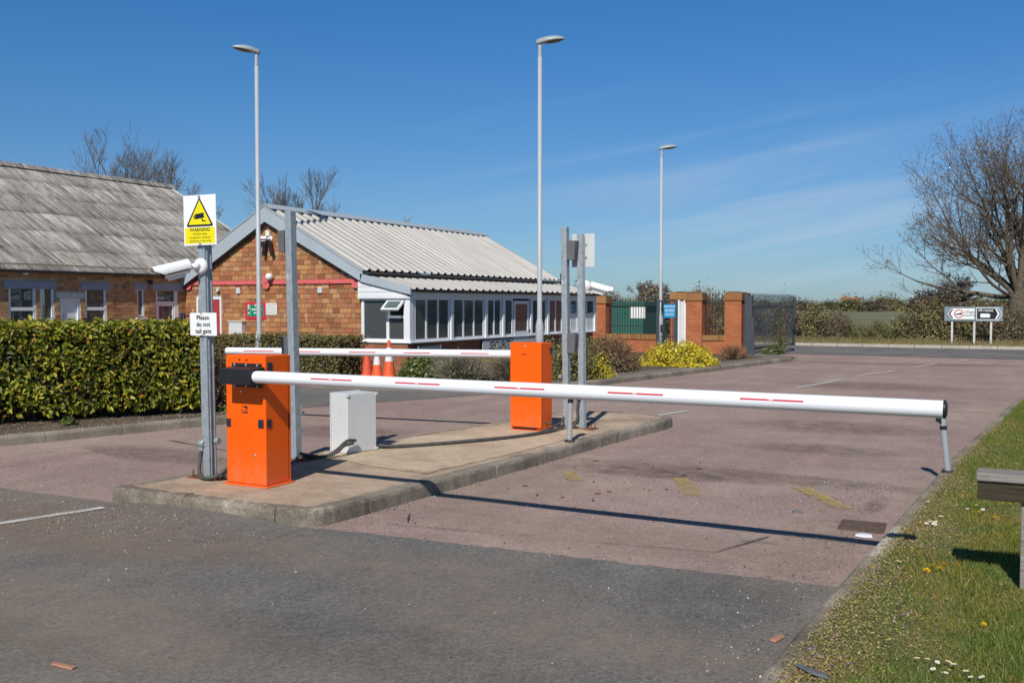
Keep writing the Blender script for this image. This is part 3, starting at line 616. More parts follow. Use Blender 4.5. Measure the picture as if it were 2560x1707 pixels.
# ------------------------------------------------------------------ BARRIERS
def curved_patch(x0, x1, yc, zc, r, a0, a1, n=4):
    """patch on the -Y side of an X-directed tube, angle measured up from -Y"""
    vs = []; 
    for x in (x0, x1):
        for i in range(n+1):
            a = a0+(a1-a0)*i/n; vs.append((x, yc-r*math.cos(a), zc+r*math.sin(a)))
    return MB().add(vs, [(i, n+1+i, n+2+i, i+1) for i in range(n)])
def sq_badge(b, x0, x1, z0, z1, y, d=.008): return b.box(x0, x1, y-d, y, z0, z1)
# near barrier: world coordinates
nb = thing('barrier', 'near orange barrier with long white boom lowered across the exit lane', 'barrier', (-5.62, 5.98, .122), group='orange lifting barriers on the island')
X0, X1, Y0, Y1 = -5.835, -5.405, 5.85, 6.125
cab = MB().box(X0, X1, Y0, Y1, .136, 1.19).build('cabinet', 'orange_paint', nb, bevel=.008)
MB().box(X0-.02, X1+.035, Y0-.03, Y1+.03, .122, .134).build('base_flange', 'orange_paint', nb, bevel=.003)
MB().box(X1-.012, X1+.006, Y1+.0005, Y1+.012, .14, 1.185).box(X0, X1, Y1+.013, Y1+.022, .14, 1.185).build('rear_door', 'orange_paint', cab)
MB().box(X0+.01, X1+.003, Y1+.0, Y1+.008, .15, 1.18).build('door_seal', 'black_plastic', cab)
pl = MB().box(-5.755, -5.44, Y0-.014, Y0-.0, .93, 1.125).build('mounting_plate', 'black_plastic', nb, bevel=.003)
for x in (-5.72, -5.595, -5.475):
    for z in (.943, 1.112): MB().lathe([(.009, 0), (.009, -.008), (.005, -.010)], (x, Y0-.014, z), 8, 'y').build('bolt', 'aluminium', pl)
MB().prism([(5.665, .966), (5.836, .96), (5.836, 1.10), (5.665, 1.092)], 0, -5.725, -5.395).build('boom_bracket', 'black_plastic', nb, bevel=.006)
YB, ZB, RB = 5.72, 1.03, .049
pr_ = [(.020, 0), (.036, .004), (.046, .016), (.049, .035)]
bm_ = MB().lathe([(r, h) for r, h in pr_]+[(RB, 5.0)], (-5.40, YB, ZB), 40, 'x').build('boom', 'boom_white', nb, smooth=True)
bm_.modifiers.new('e', 'EDGE_SPLIT')
MB().lathe([(RB+.0015, 0), (RB+.0015, .012), (.03, .02)], (-.402, YB, ZB), 40, 'x').build('end_cap', 'black_plastic', nb)
for a, c in ((-4.79, -4.40), (-4.01, -3.63), (-3.19, -2.81), (-2.36, -1.99), (-1.51, -1.14)):
    s_ = curved_patch(a, c, YB, ZB, RB+.0008, R_(8), R_(20)).build('red_sticker', 'red_sticker', bm_)
    text('lettering', 'CAME', .0115, 'flower_white', s_, ((a+c)/2-.005, YB-(RB+.0022)*math.cos(R_(14)), ZB+(RB+.002)*math.sin(R_(14))), (R_(76), 0, 0), bold=.0003)
def badge(x, z, w_, h_):   # round-cornered black reflector window
    return MB().box(x-w_/2, x+w_/2, Y0-.006, Y0, z-h_/2, z+h_/2).build('reflector', 'lens_dark', cab, bevel=.01)
badge(-5.805, .63, .046, .068); badge(-5.455, .638, .058, .07)
MB().box(X1, X1+.006, 5.862, 5.912, .605, .675).build('reflector', 'lens_dark', cab, bevel=.008)
MB().box(X1, X1+.007, 5.872, 5.925, 1.045, 1.135).build('side_window', 'lens_dark', cab, bevel=.01)
for x in (-5.68, -5.605): MB().lathe([(.0085, 0), (.0085, -.0025)], (x, Y0, 1.152), 10, 'y').build('screw_hole', 'black_plastic', cab)
for x, z in ((-5.665, .893), (-5.518, .377)): MB().lathe([(.010, 0), (.010, -.006), (.006, -.008)], (x, Y0, z), 10, 'y').build('lock', 'aluminium', cab)
lg = MB(); q = Y0-.0016
lg.add([(-5.664, q, .775), (-5.600, q, .775), (-5.600, q, .741), (-5.606, q, .741), (-5.612, q, .755), (-5.640, q, .766)], [(0, 5, 4, 3, 2, 1)])
lg.add([(-5.664, q, .769), (-5.661, q, .769), (-5.661, q, .741), (-5.664, q, .741)], [(0, 3, 2, 1)]).add([(-5.664, q, .743), (-5.664, q, .741), (-5.62, q, .741), (-5.62, q, .743)], [(0, 1, 2, 3)]).build('emblem', 'sign_black', cab)
text('lettering', 'CAME', .027, 'sign_black', cab, (-5.632, Y0-.0017, .723), bold=.0006)
# far barrier, facing away; boom across the left lane
fb = thing('barrier', 'far orange barrier with white boom lowered across the entry lane', 'barrier', (-5.18, 10.15, .122), group='orange lifting barriers on the island')
x0, x1, y0, y1 = -5.385, -4.985, 9.99, 10.27
MB().box(x0, x1, y0, y1, .136, 1.155).build('cabinet', 'orange_paint', fb, bevel=.008)
dr = MB().box(x0-.004, x1+.006, y0-.022, y0-.004, .165, 1.16).build('front_door', 'orange_paint', fb, bevel=.004)
MB().box(x0-.02, x1+.02, y0-.03, y1+.03, .122, .134).build('base_flange', 'orange_paint', fb, bevel=.003)
MB().box(x0+.03, x1-.06, y0-.010, y0-.002, .142, .160).build('door_gap', 'black_plastic', fb)
MB().lathe([(.012, 0), (.012, -.008), (.006, -.010)], (-5.19, y0-.022, 1.115), 12, 'y').build('lock', 'aluminium', dr)
text('lettering', 'CAME T', .020, 'sign_black', dr, (-5.20, y0-.0235, 1.02), bold=.0004)
MB().box(x1, x1+.006, y1-.07, y1-.02, 1.03, 1.10).build('side_window', 'lens_dark', fb, bevel=.008)
b2 = bpy.data.objects.new('boom_arm', None)
P0, P1 = Vector((-5.02, 10.345, 1.005)), Vector((-9.72, 9.76, .968)); L2 = (P1-P0).length
me_ = MB().lathe([(.04, 0), (RB, .02), (RB, L2-.03), (.044, L2-.008), (.03, L2)], (0, 0, 0), 32, 'x').build('boom', 'boom_white', fb, off=(0, 0, 0), smooth=True)
d_ = (P1-P0).normalized(); q_ = d_.to_track_quat('X', 'Z'); me_.location = P0-fb.location; me_.rotation_euler = q_.to_euler(); me_.modifiers.new('e', 'EDGE_SPLIT')
bpy.data.objects.remove(b2)
for a, c in ((-9.4, -8.92), (-8.61, -8.2), (-7.77, -7.38), (-6.98, -6.61), (-6.19, -5.82)):
    u0, u1 = (P0.x-c)/(P0.x-P1.x)*L2, (P0.x-a)/(P0.x-P1.x)*L2; n = 3; vs = []
    for u in (u0, u1):
        for i in range(n+1):
            a_ = R_(0+14*i/n); vs.append((u, (RB+.001)*math.cos(a_), (RB+.001)*math.sin(a_)))
    MB().add(vs, [(i, i+1, n+2+i, n+1+i) for i in range(n)]).build('red_sticker', 'red_sticker', me_, off=(0, 0, 0))
MB().box(-5.3, -5.0, 10.272, 10.29, .92, 1.1).box(-5.25, -5.0, 10.29, 10.31, .95, 1.06).build('mounting_plate', 'black_plastic', fb)

# ------------------------------------------------------------------ POSTS on the island
def base_plate(parent, x, y, s=.17, rot=0):
    M = Matrix.Translation((x, y, .128)) @ Matrix.Rotation(rot, 4, 'Z')
    pb = MB().cbox(M, s, s*.55, .006).build('base_plate', 'rust', parent)
    for a, b_ in ((-.82, -.6), (.82, -.6), (.82, .6), (-.82, .6)):
        p = M @ Vector((a*s, b_*s*.55, 0)); MB().lathe([(.013, .004), (.013, .018), (.006, .019), (.006, .065)], tuple(p), 6).build('anchor_bolt', 'rust', pb)
def post(name, label, x, y, top, lx=0, ly=0, sz=.042, lips=False, grp='galvanised posts on the island', plate=True):
    t_ = thing(name, label, 'post', (x, y, .122), group=grp)
    b = MB(); z0, z1 = .132, top
    def ring(z, d):
        u = (z-z0)/(z1-z0); return [(x+lx*u-d, y+ly*u-d*1.1, z), (x+lx*u+d, y+ly*u-d*1.1, z), (x+lx*u+d, y+ly*u+d*1.1, z), (x+lx*u-d, y+ly*u+d*1.1, z)]
    b.add(ring(z0, sz)+ring(z1, sz), [(0, 1, 5, 4), (1, 2, 6, 5), (2, 3, 7, 6), (3, 0, 4, 7), (4, 5, 6, 7)])
    o = b.build('upright', 'galvanised', t_, bevel=.004)
    if lips:
        for k in (.30, .80):
            MB().add([(x+sz+.001, y-sz*1.1+sz*2.2*k-.006, z0), (x+sz+.006, y-sz*1.1+sz*2.2*k-.004, z0), (x+sz+.006, y-sz*1.1+sz*2.2*k+.006, z0), (x+sz+.001, y-sz*1.1+sz*2.2*k+.008, z0),
                      (x+lx+sz+.001, y+ly-sz*1.1+sz*2.2*k-.006, z1-.01), (x+lx+sz+.006, y+ly-sz*1.1+sz*2.2*k-.004, z1-.01), (x+lx+sz+.006, y+ly-sz*1.1+sz*2.2*k+.006, z1-.01), (x+lx+sz+.001, y+ly-sz*1.1+sz*2.2*k+.008, z1-.01)],
                     [(0, 1, 5, 4), (1, 2, 6, 5), (2, 3, 7, 6), (4, 5, 6, 7)]).build('channel_lip', 'galvanised', o)
    if plate: base_plate(t_, x, y)
    return t_
def reader(name, label, x, y, z0, z1, sgn, w_=.10, d=.09, grp=None):
    """wedge-shaped grey reader box on the +X or -X side of a post, louvred on its outer +Y face"""
    t_ = thing(name, label, 'reader', (x, y, z0), group=grp)
    xa, xb = (x, x+sgn*w_)
    MB().prism([(xa, z1), (xb, z1-.005), (xb-sgn*.018, z0), (xa, z0)] if sgn > 0 else [(xa, z1), (xb, z1-.005), (xb+.018, z0), (xa, z0)], 1, y-d*.55, y+d*.55).build('housing', 'reader_grey', t_, bevel=.004)
    if sgn > 0:
        for i in range(7):
            z = z0+.03+i*(z1-z0)*.5/6; MB().box(xb-.016, xb+.001-.018*(1-(z-z0)/(z1-z0)), y-d*.3, y+d*.35, z, z+.008).build('louvre', 'black_plastic', t_)
    return t_
# 1 near-left post with sign, camera, notice, conduit
p1 = post('sign_post', 'galvanised channel post beside the near orange cabinet carrying the yellow warning sign', -6.145, 5.965, 2.34, lx=-.035, sz=.040, lips=True)
cb_ = MB().lathe([(.034, 0), (.034, .035), (.028, .045)], (-6.205, 5.92, .42), 14, 'x').box(-6.20, -6.17, 5.90, 5.94, .36, .42).build('conduit_box', 'galvanised', p1)
MB().lathe([(.028, 0), (.028, .04)], (-6.10, 5.99, .44), 14, 'x').build('conduit_box', 'galvanised', p1)
MB().tube(smoothpts([(-6.19, 5.915, .37), (-6.192, 5.90, .28), (-6.17, 5.87, .17), (-6.08, 5.84, .145), (-5.97, 5.87, .17), (-5.90, 5.95, .24), (-5.82, 5.99, .25)]), .0155, 10).build('conduit', 'conduit', p1, smooth=True)
MB().tube(smoothpts([(-6.07, 5.98, .15), (-5.98, 5.94, .145), (-5.86, 5.97, .17), (-5.80, 6.0, .18)]), .0145, 10).build('conduit', 'conduit', p1, smooth=True)
ws = thing('warning_sign', 'white and yellow warning sign with camera triangle at top of post', 'sign', (-6.155, 5.90, 2.1))
ws.rotation_euler = (0, R_(-.8), R_(8)); YS = -.014
def lbox(parent, name, mat, x0, x1, z0, z1, y0=-.0, y1=.004, bevel=0): return MB().box(x0, x1, y0, y1, z0, z1).build(name, mat, parent, off=(0, 0, 0), bevel=bevel)
lbox(ws, 'panel', 'flower_white', -.165, .165, 0, .422, -.004, 0, .0015)
lbox(ws, 'yellow_panel', 'sign_yellow', -.150, .150, .016, .150, -.0055, -.0045)
def tri(parent, name, mat, c, h, hw, y, r):
    """rounded triangle"""
    V = [(-hw, 0), (hw, 0), (0, h)]; P = []
    cx = 0; cz = h/3
    for i, (vx, vz) in enumerate(V):
        dx, dz = vx-cx, vz-cz; l = math.hypot(dx, dz); ux, uz = dx/l, dz/l; a0 = math.atan2(uz, ux); px, pz = vx-ux*r*1.9, vz-uz*r*1.9
        for k in range(-3, 4): a = a0+k*R_(20); P.append((c[0]+px+r*math.cos(a), y, c[1]+pz+r*math.sin(a)))
    return MB().add(P, [tuple(range(len(P)))]).build(name, mat, parent, off=(0, 0, 0))
tri(ws, 'triangle', 'sign_black', (0, .158), .246, .140, -.0052, .012); tri(ws, 'triangle', 'sign_yellow', (0, .1745), .205, .114, -.0062, .003)
cm = MB(); y = -.0072; ca, sa = math.cos(R_(8)), math.sin(R_(8))
def rt(x, z): return (x*ca-z*sa, y, .245+x*sa+z*ca)
cm.add([rt(-.045, -.020), rt(.045, -.020), rt(.045, .022), rt(-.045, .022)], [(0, 1, 2, 3)]).add([rt(-.060, -.012), rt(-.048, -.015), rt(-.048, .015), rt(-.060, .012)], [(0, 1, 2, 3)])
cm.add([(.018, y, .225), (.028, y, .228), (.036, y, .208), (.062, y, .208), (.062, y, .198), (.028, y, .198)], [(0, 5, 2, 1), (5, 4, 3, 2)]).build('camera_symbol', 'sign_black', ws, off=(0, 0, 0))
def ltext(parent, body, size, mat, x, y, z, **k):
    o = text('lettering', body, size, mat, parent, (0, 0, 0), **k); o.location = (x, y, z); return o
ltext(ws, 'WARNING', .042, 'sign_black', 0, -.0064, .130, bold=.0008)
ltext(ws, 'Number plate', .026, 'sign_black', 0, -.0064, .096, bold=.0001); ltext(ws, 'recognition cameras', .026, 'sign_black', 0, -.0064, .067, bold=.0001); ltext(ws, 'operating in this area', .026, 'sign_black', 0, -.0064, .038, bold=.0001)
for z in (.410, .012): MB().lathe([(.011, 0), (.011, -.006), (.007, -.009)], (0, -.006, z), 10, 'y').build('fixing', 'galvanised', ws, off=(0, 0, 0))
tg = thing('notice_board', 'white notice reading please do not tail gate, tied to the near post', 'sign', (-6.140, 5.905, 1.335)); tg.rotation_euler = (0, R_(-1), R_(5))
bp = MB().add([(-.142, 0, .185), (-.128, 0, .2), (.138, 0, .196), (.142, 0, .192), (.142, 0, .008), (.136, 0, .002), (-.132, 0, .008), (-.140, 0, .014)], [tuple(range(8))[::-1]]).build('panel', 'flower_white', tg, off=(0, 0, 0))
sdm = bp.modifiers.new('s', 'SOLIDIFY'); sdm.thickness = .004; sdm.offset = -1
ltext(tg, 'Please', .054, 'sign_black', 0, -.006, .158, bold=.0003); ltext(tg, 'do not', .054, 'sign_black', .003, -.006, .101, bold=.0003); ltext(tg, 'tail gate', .054, 'sign_black', .004, -.006, .044, bold=.0003)
for z0, z1 in ((.212, .182), (-.008, .018)): MB().tube([(-.03, -.002, z0), (-.022, -.009, (z0+z1)/2), (-.006, -.008, z1)], .0025, 6).build('cable_tie', 'black_plastic', tg, off=(0, 0, 0))
def bullet_camera(name, label, loc, rotz, pitch, s=1.0, yaw=0):
    """white bullet camera; local -X is where it looks, wall disc at origin facing -Y"""
    c = thing(name, label, 'camera', loc, rotz)
    MB().lathe([(.058, 0), (.062, -.008), (.06, -.02), (.048, -.034), (.03, -.038)], (0, 0, 0), 24, 'y').build('mounting_disc', 'white_paint', c, off=(0, 0, 0), smooth=True)
    MB().tube([(0, -.03, 0), (-.015, -.055, -.004), (-.035, -.068, -.003), (-.05, -.072, .0)], [.026, .026, .022, .020], 14).build('bracket_arm', 'white_paint', c, off=(0, 0, 0), smooth=True)
    M = Matrix.Translation((-.055, -.080, .004)) @ Matrix.Rotation(yaw, 4, 'Z') @ Matrix.Rotation(-pitch, 4, 'Y')
    MB().ell((-.05, -.073, .0), .026, .026, .026).build('swivel', 'aluminium', c, off=(0, 0, 0), smooth=True)
    def xf(b): b.v = [tuple(M @ Vector(v)) for v in b.v]; return b
    xf(MB().lathe([(.036, 0), (.044, -.008), (.046, -.20), (.042, -.205)], (0, 0, -.010), 22, 'x')).build('barrel', 'white_paint', c, off=(0, 0, 0), smooth=True).modifiers.new('e', 'EDGE_SPLIT')
    n = 12; vs = []
    for x, r_, dr in ((-.0, .053, 0), (-.215, .055, 0), (-.275, .055, 1)):
        for i in range(n+1):
            a = R_(-12+204*i/n) if not dr else R_(25+130*i/n); vs.append((x, r_*math.cos(a), -.006+r_*math.sin(a)))
    fs = [(k*(n+1)+i, k*(n+1)+i+1, (k+1)*(n+1)+i+1, (k+1)*(n+1)+i) for k in range(2) for i in range(n)]
    o = xf(MB().add(vs, fs)).build('hood', 'white_paint', c, off=(0, 0, 0)); sm_ = o.modifiers.new('s', 'SOLIDIFY'); sm_.thickness = .004
    xf(MB().box(-.19, -.02, -.0485, -.0445, -.028, -.021)).build('side_groove', 'reader_grey', c, off=(0, 0, 0))
    xf(MB().lathe([(.044, -.2055), (.042, -.212), (.02, -.214)], (0, 0, -.010), 22, 'x')).build('lens', 'lens_dark', c, off=(0, 0, 0))
    xf(MB().box(-.18, -.04, -.018, .018, -.075, -.05)).build('bottom_rail', 'white_paint', c, off=(0, 0, 0), bevel=.008)
    c.scale = (s,)*3
    return c
bullet_camera('security_camera', 'white bullet camera on the near signpost, pointing left', (-6.165, 5.918, 1.925), R_(8), R_(15), 1.12, R_(60))
# 2 second post with two grey readers on its left
p2 = post('reader_post', 'tall galvanised post between the near cabinet and the white box', -6.165, 7.085, 2.49, lx=-.05, sz=.037)
reader('card_reader', 'upper grey reader box on the tall post behind the near cabinet', -6.255, 7.09, 2.10, 2.31, -1, .085)
reader('card_reader', 'lower grey reader box on the tall post behind the near cabinet', -6.225, 7.09, 1.09, 1.30, -1, .085)
# 3 + 4 posts beyond the far cabinet
p3 = post('reader_post', 'spangled galvanised post right of the far cabinet with two louvred readers', -4.835, 10.37, 2.52, lx=-.035, sz=.037, plate=False)
MB().box(-4.9, -4.77, 10.31, 10.43, .122, .13).build('base_plate', 'rust', p3)
MB().lathe([(.026, 0), (.026, -.03)], (-4.90, 10.36, .74), 12, 'x').build('conduit_box', 'galvanised', p3)
reader('card_reader', 'upper louvred grey reader on the spangled post right of the far cabinet', -4.822, 10.365, 2.13, 2.36, 1, .115, .10)
reader('card_reader', 'lower louvred grey reader on the spangled post right of the far cabinet', -4.812, 10.365, 1.03, 1.26, 1, .11, .10)
p4 = post('sign_post', 'rust-footed channel post standing rightmost on the island with a blank sign back', -4.675, 10.46, 2.44, lx=-.03, sz=.034, lips=True)
MB().lathe([(.030, 0), (.030, -.04), (.02, -.05)], (-4.70, 10.415, .50), 14, 'y').build('conduit_box', 'conduit', p4)
MB().tube(smoothpts([(-4.70, 10.40, .47), (-4.71, 10.39, .36), (-4.705, 10.385, .26), (-4.74, 10.36, .16), (-4.80, 10.33, .14)]), .016, 10).build('conduit', 'conduit', p4, smooth=True)
sb = thing('sign_plate', 'back of a pale rectangular sign plate on the rightmost island post', 'sign', (-4.695, 10.515, 2.05))
MB().box(-4.84, -4.545, 10.507, 10.511, 2.05, 2.445).build('panel', 'grey_white', sb, bevel=.001); MB().box(-4.76, -4.64, 10.499, 10.506, 2.3, 2.33).box(-4.76, -4.64, 10.499, 10.506, 2.15, 2.18).build('clip', 'galvanised', sb)
c4 = bullet_camera('security_camera', 'white bullet camera on the rightmost island post, pointing right', (-4.655, 10.50, 1.83), R_(205), R_(16), 1.0)
# white enclosure with cables
en = thing('electrical_enclosure', 'white metal enclosure standing on the island between the posts', 'enclosure', (-5.99, 7.76, .127), R_(-12))
bx_ = MB().box(-.128, .128, -.19, .18, .004, .59).build('box', 'enclosure_white', en, off=(0, 0, 0), bevel=.004)
MB().box(-.138, -.130, -.20, .19, .0, .596).build('door', 'enclosure_white', en, off=(0, 0, 0), bevel=.003)
for y_, z in ((-.20, .575), (.17, .575), (-.20, .02), (.17, .02)):
    MB().box(.108, .138, y_, y_+.03, z-.012, z+.012).build('corner_fixing', 'grey_white', en, off=(0, 0, 0))
def cable(label, P, rad): return tag(MB().tube(smoothpts(P, 8), rad, 10).build('cable', 'conduit', smooth=True), label, 'cable')
cable('dark flexible conduit looping from tall post foot up to the white enclosure', [(-6.12, 7.12, .16), (-6.03, 7.14, .145), (-5.94, 7.25, .145), (-5.90, 7.36, .19), (-5.87, 7.44, .25), (-5.86, 7.50, .27), (-5.85, 7.6, .26)], .0155)
cable('second conduit beside the loop between tall post and white enclosure', [(-6.10, 7.05, .19), (-6.02, 7.10, .17), (-5.92, 7.2, .15), (-5.86, 7.32, .18), (-5.85, 7.42, .23), (-5.84, 7.55, .24)], .0145)
cable('long dark conduit lying on the island from enclosure to the far posts', [(-5.86, 7.98, .16), (-5.72, 8.08, .150), (-5.5, 8.36, .145), (-5.25, 8.75, .148), (-5.05, 9.15, .146), (-4.9, 9.55, .148), (-4.83, 9.95, .15), (-4.83, 10.28, .17)], .018)
cable('thinner conduit twisted alongside the long island conduit', [(-5.86, 8.02, .15), (-5.70, 8.16, .143), (-5.46, 8.5, .143), (-5.2, 8.95, .145), (-5.02, 9.32, .144), (-4.90, 9.75, .147), (-4.86, 10.2, .2), (-4.86, 10.33, .26)], .014)
cable('short cable from the far cabinet foot to the spangled post', [(-4.985, 10.1, .22), (-4.93, 10.13, .2), (-4.90, 10.2, .17), (-4.87, 10.32, .17)], .012)
cable('dark cable lying between near cabinet and tall post foot', [(-5.80, 6.14, .14), (-5.9, 6.5, .14), (-6.0, 6.85, .145), (-6.12, 7.05, .15)], .013)
# photocell posts
def photocell(label, x, y, z, lean, face):
    t_ = thing('photocell_post', label, 'sensor post', (x, y, z), group='photocell posts')
    MB().lathe([(.055, 0), (.058, .006), (.05, .016), (.03, .02)], (x, y, z), 18).build('foot', 'rubber', t_)
    top = (x+lean, y, z+.50)
    MB().tube([(x, y, z+.018), (x+lean*.84, y, z+.42)], .028, 20).build('column', 'aluminium', t_, smooth=True).modifiers.new('e', 'EDGE_SPLIT')
    MB().tube([(x+lean*.84, y, z+.42), (x+lean, y, z+.58)], .030, 20).build('collar', 'black_plastic' if face > 0 else 'aluminium', t_, smooth=True).modifiers.new('e', 'EDGE_SPLIT')
    if face < 0: MB().tube([(x+lean*.76, y, z+.385), (x+lean*.84, y, z+.42)], .031, 20).build('ring', 'black_plastic', t_)
    MB().prism([(x+lean+face*.0, z+.43), (x+lean+face*.05, z+.46), (x+lean+face*.062, z+.60), (x+lean, z+.62)], 1, y-.03, y+.03).build('sensor_head', 'black_plastic', t_, bevel=.005)
photocell('grey photocell column with black head at the island edge', -4.352, 9.40, .126, .01, 1)
photocell('leaning grey photocell column with black head on the verge kerb', -.62, 9.46, .09, -.055, -1)

# ------------------------------------------------------------------ LAMP POSTS
def lamp(label, x, y, top, ang, s=1.0, base_top=1.2, door=False):
    t_ = thing('street_lamp', label, 'street lamp', (x, y, .105), group='tall grey street lamps')
    MB().lathe([(.082, .0), (.082, base_top-.10), (.06, base_top), (.050, base_top+.05), (.040, top-.35)], (x, y, .105), 18).build('pole', 'lamp_steel', t_, smooth=True)
    MB().lathe([(.045, 0), (.045, .03), (.036, .035), (.036, .22)], (x, y, top-.26), 14).build('collar', 'lamp_steel', t_)
    M = Matrix.Translation((x, y, top)) @ Matrix.Rotation(ang, 4, 'Z') @ Matrix.Rotation(R_(-9), 4, 'Y')
    b = MB(); n = 20; vs = []; prof = []
    # lantern: flattened teardrop along local +x
    K = 12
    for i in range(K+1):
        u = i/K; xx = -.07+u*.56; wd = .10*math.sin(math.pi*min(1, (u*.86+.14)))**.55*(.55+.45*min(1, u*2.2)); hh = .098*math.sin(math.pi*min(1, u*.82+.18))**.6
        if i == K: wd = .02; hh = .01
        for j in range(n):
            a = 2*math.pi*j/n; zz_ = math.sin(a); vs.append(tuple(M @ Vector((xx, wd*math.cos(a), hh*zz_ if zz_ > 0 else .028*zz_))))
    fs = [(i*n+j, i*n+(j+1) % n, (i+1)*n+(j+1) % n, (i+1)*n+j) for i in range(K) for j in range(n)]+[tuple(range(n-1, -1, -1)), tuple(range(K*n, K*n+n))]
    hd = b.add(vs, fs).build('lantern', 'lamp_head', t_, smooth=True)
    vs = [tuple(M @ Vector((.28+.19*math.cos(2*math.pi*j/20), .078*math.sin(2*math.pi*j/20), -.030))) for j in range(20)]
    vs += [tuple(M @ Vector((.28+.12*math.cos(2*math.pi*j/20), .05*math.sin(2*math.pi*j/20), -.045))) for j in range(20)]
    MB().add(vs, [(j, (j+1) % 20, 20+(j+1) % 20, 20+j) for j in range(20)]+[tuple(range(20, 40))]).build('lens', 'lamp_glass', hd)
    return t_
lamp('street lamp in front of the brick gable, its head turned left', -14.2, 15.2, 6.82, R_(232), 1.3, .92)
lamp('tallest-looking street lamp rising behind the far orange cabinet', -8.53, 17.0, 6.72, R_(20), 1.0, 1.18)
lamp('thin distant street lamp standing before the brick gate piers', -10.18, 28.75, 6.45, R_(20), 1.0, 1.2)

# ------------------------------------------------------------------ TRAFFIC CONES
def cone(label, x, y, h, cols, s=1.0):
    t_ = thing('traffic_cone', label, 'cone', (x, y, .112), group='traffic cones by the security office')
    MB().box(x-.17*s, x+.17*s, y-.17*s, y+.17*s, .112, .142).build('base', cols[0], t_, bevel=.01)
    r0, r1 = .125*s, .028*s; z = 0; N_ = len(cols); cuts = [0, .42, .80, 1.0] if N_ == 3 else [0, 1.0]
    for i, c in enumerate(cols):
        a, b_ = cuts[i], cuts[i+1]; ra, rb = r0+(r1-r0)*a, r0+(r1-r0)*b_
        MB().tube([(x, y, .142+a*h), (x, y, .142+b_*h)], [ra, rb], 24, cap=(i == N_-1)).build('body' if i == 0 else 'sleeve', c, t_, smooth=True).modifiers.new('e', 'EDGE_SPLIT')
    return t_
cone('faded all-red traffic cone, leftmost of the three cones', -12.02, 16.0, .58, ['cone_red'], 1.0)
cone('orange traffic cone with wide white sleeve, middle of the three', -11.76, 16.0, .56, ['cone_orange', 'cone_white', 'cone_white'], .95)
cone('tallest orange traffic cone with grey-white sleeve, rightmost of three', -11.47, 16.02, .74, ['cone_orange', 'cone_white', 'cone_orange'], 1.05)

# ------------------------------------------------------------------ BRICKLAYING
UNIT = MB().box(-.5, .5, -.5, .5, -.5, .5)
def unit_mesh(mat):
    me = bpy.data.meshes.new('brick'); me.from_pydata(UNIT.v, [], UNIT.f); me.materials.append(MATS[mat]); return me
def lay(parent, mat, u0, u1, z0, z1, bl, ch, openings, place, inside=lambda u0, u1, z: True, keep=None, maxn=300, joint=.010, seed=1, key=None):
    """courses of bricks; place(uc, zc, length, height) -> (loc, scale). The maxn best by key are objects, the rest one joined part"""
    r = random.Random(seed); me = unit_mesh(mat); L = []
    k = 0; z = z0
    while z+ch <= z1+.001:
        off = (bl/2 if k % 2 else 0)-r.uniform(0, .04); u = u0-off
        while u < u1:
            l = bl if r.random() > .22 else bl*.5
            a, b_ = max(u, u0), min(u+l, u1); u += l
            segs = [(a, b_)]
            for (ou0, ou1, oz0, oz1) in openings:
                if z+ch > oz0+.01 and z < oz1-.01:
                    ns = []
                    for (p, q) in segs:
                        if q <= ou0 or p >= ou1: ns.append((p, q)); continue
                        if p < ou0: ns.append((p, ou0))
                        if q > ou1: ns.append((ou1, q))
                    segs = ns
            for (p, q) in segs:
                if q-p < .035 or not inside(p, q, z): continue
                L.append(((p+q)/2, z+ch/2, q-p-joint, ch-joint))
        z += ch; k += 1
    if key: L.sort(key=key)
    P = wl(parent)
    for (uc, zc, l, h) in L[:maxn]:
        o = bpy.data.objects.new('brick', me); col.objects.link(o); o.parent = parent
        loc, sc = place(uc, zc, l, h, r.uniform(-.0025, .003)); o.location = Vector(loc)-P; o.scale = sc
    if len(L) > maxn:
        b = MB()
        for (uc, zc, l, h) in L[maxn:]:
            loc, sc = place(uc, zc, l, h, r.uniform(-.0025, .003)); b.box(loc[0]-sc[0]/2, loc[0]+sc[0]/2, loc[1]-sc[1]/2, loc[1]+sc[1]/2, loc[2]-sc[2]/2, loc[2]+sc[2]/2)
        b.build('brickwork', mat, parent, kind='stuff')
def wall_rects(u0, u1, v0, v1, ops):
    us = sorted({u0, u1, *[o[0] for o in ops], *[o[1] for o in ops]}); vs = sorted({v0, v1, *[o[2] for o in ops], *[o[3] for o in ops]}); out = []
    for a, b_ in zip(us, us[1:]):
        for c, d in zip(vs, vs[1:]):
            m_ = ((a+b_)/2, (c+d)/2)
            if u0 <= m_[0] <= u1 and v0 <= m_[1] <= v1 and not any(o[0] < m_[0] < o[1] and o[2] < m_[1] < o[3] for o in ops): out.append((a, b_, c, d))
    return out

# ------------------------------------------------------------------ SECURITY OFFICE (gable faces the camera, glazed bay on its right)
GY = 16.8
so = thing('security_office', 'brick gabled security office with ribbed metal roof and glazed bay', 'building', (-15.3, 21.5, .1))
gx0, gx1, ax, az, ez = -18.05, -12.72, -15.36, 3.50, 2.10
def gtop(x): return az-(abs(x-ax)/(ax-gx0))*(az-ez) if x < ax else az-((x-ax)/(gx1-ax))*(az-ez)
gw = MB().prism([(gx0, .1), (gx1, .1), (gx1, ez), (ax, az), (gx0, ez)], 1, GY, GY+.2).build('gable_wall', 'mortar', so)
door_op = (-17.66, -16.85, .1, 1.79)
lay(gw, 'brick_gable', gx0, gx1, .12, 3.5, .205, .108, [door_op], lambda u, z, l, h, j: ((u, GY-.002+j, z), (l, .024, h)),
    inside=lambda a, b_, z: z+.06 < min(gtop(a), gtop(b_)), maxn=300, seed=7, key=lambda q: (0 if q[1] > .86 else 1, -q[0]), joint=.011)
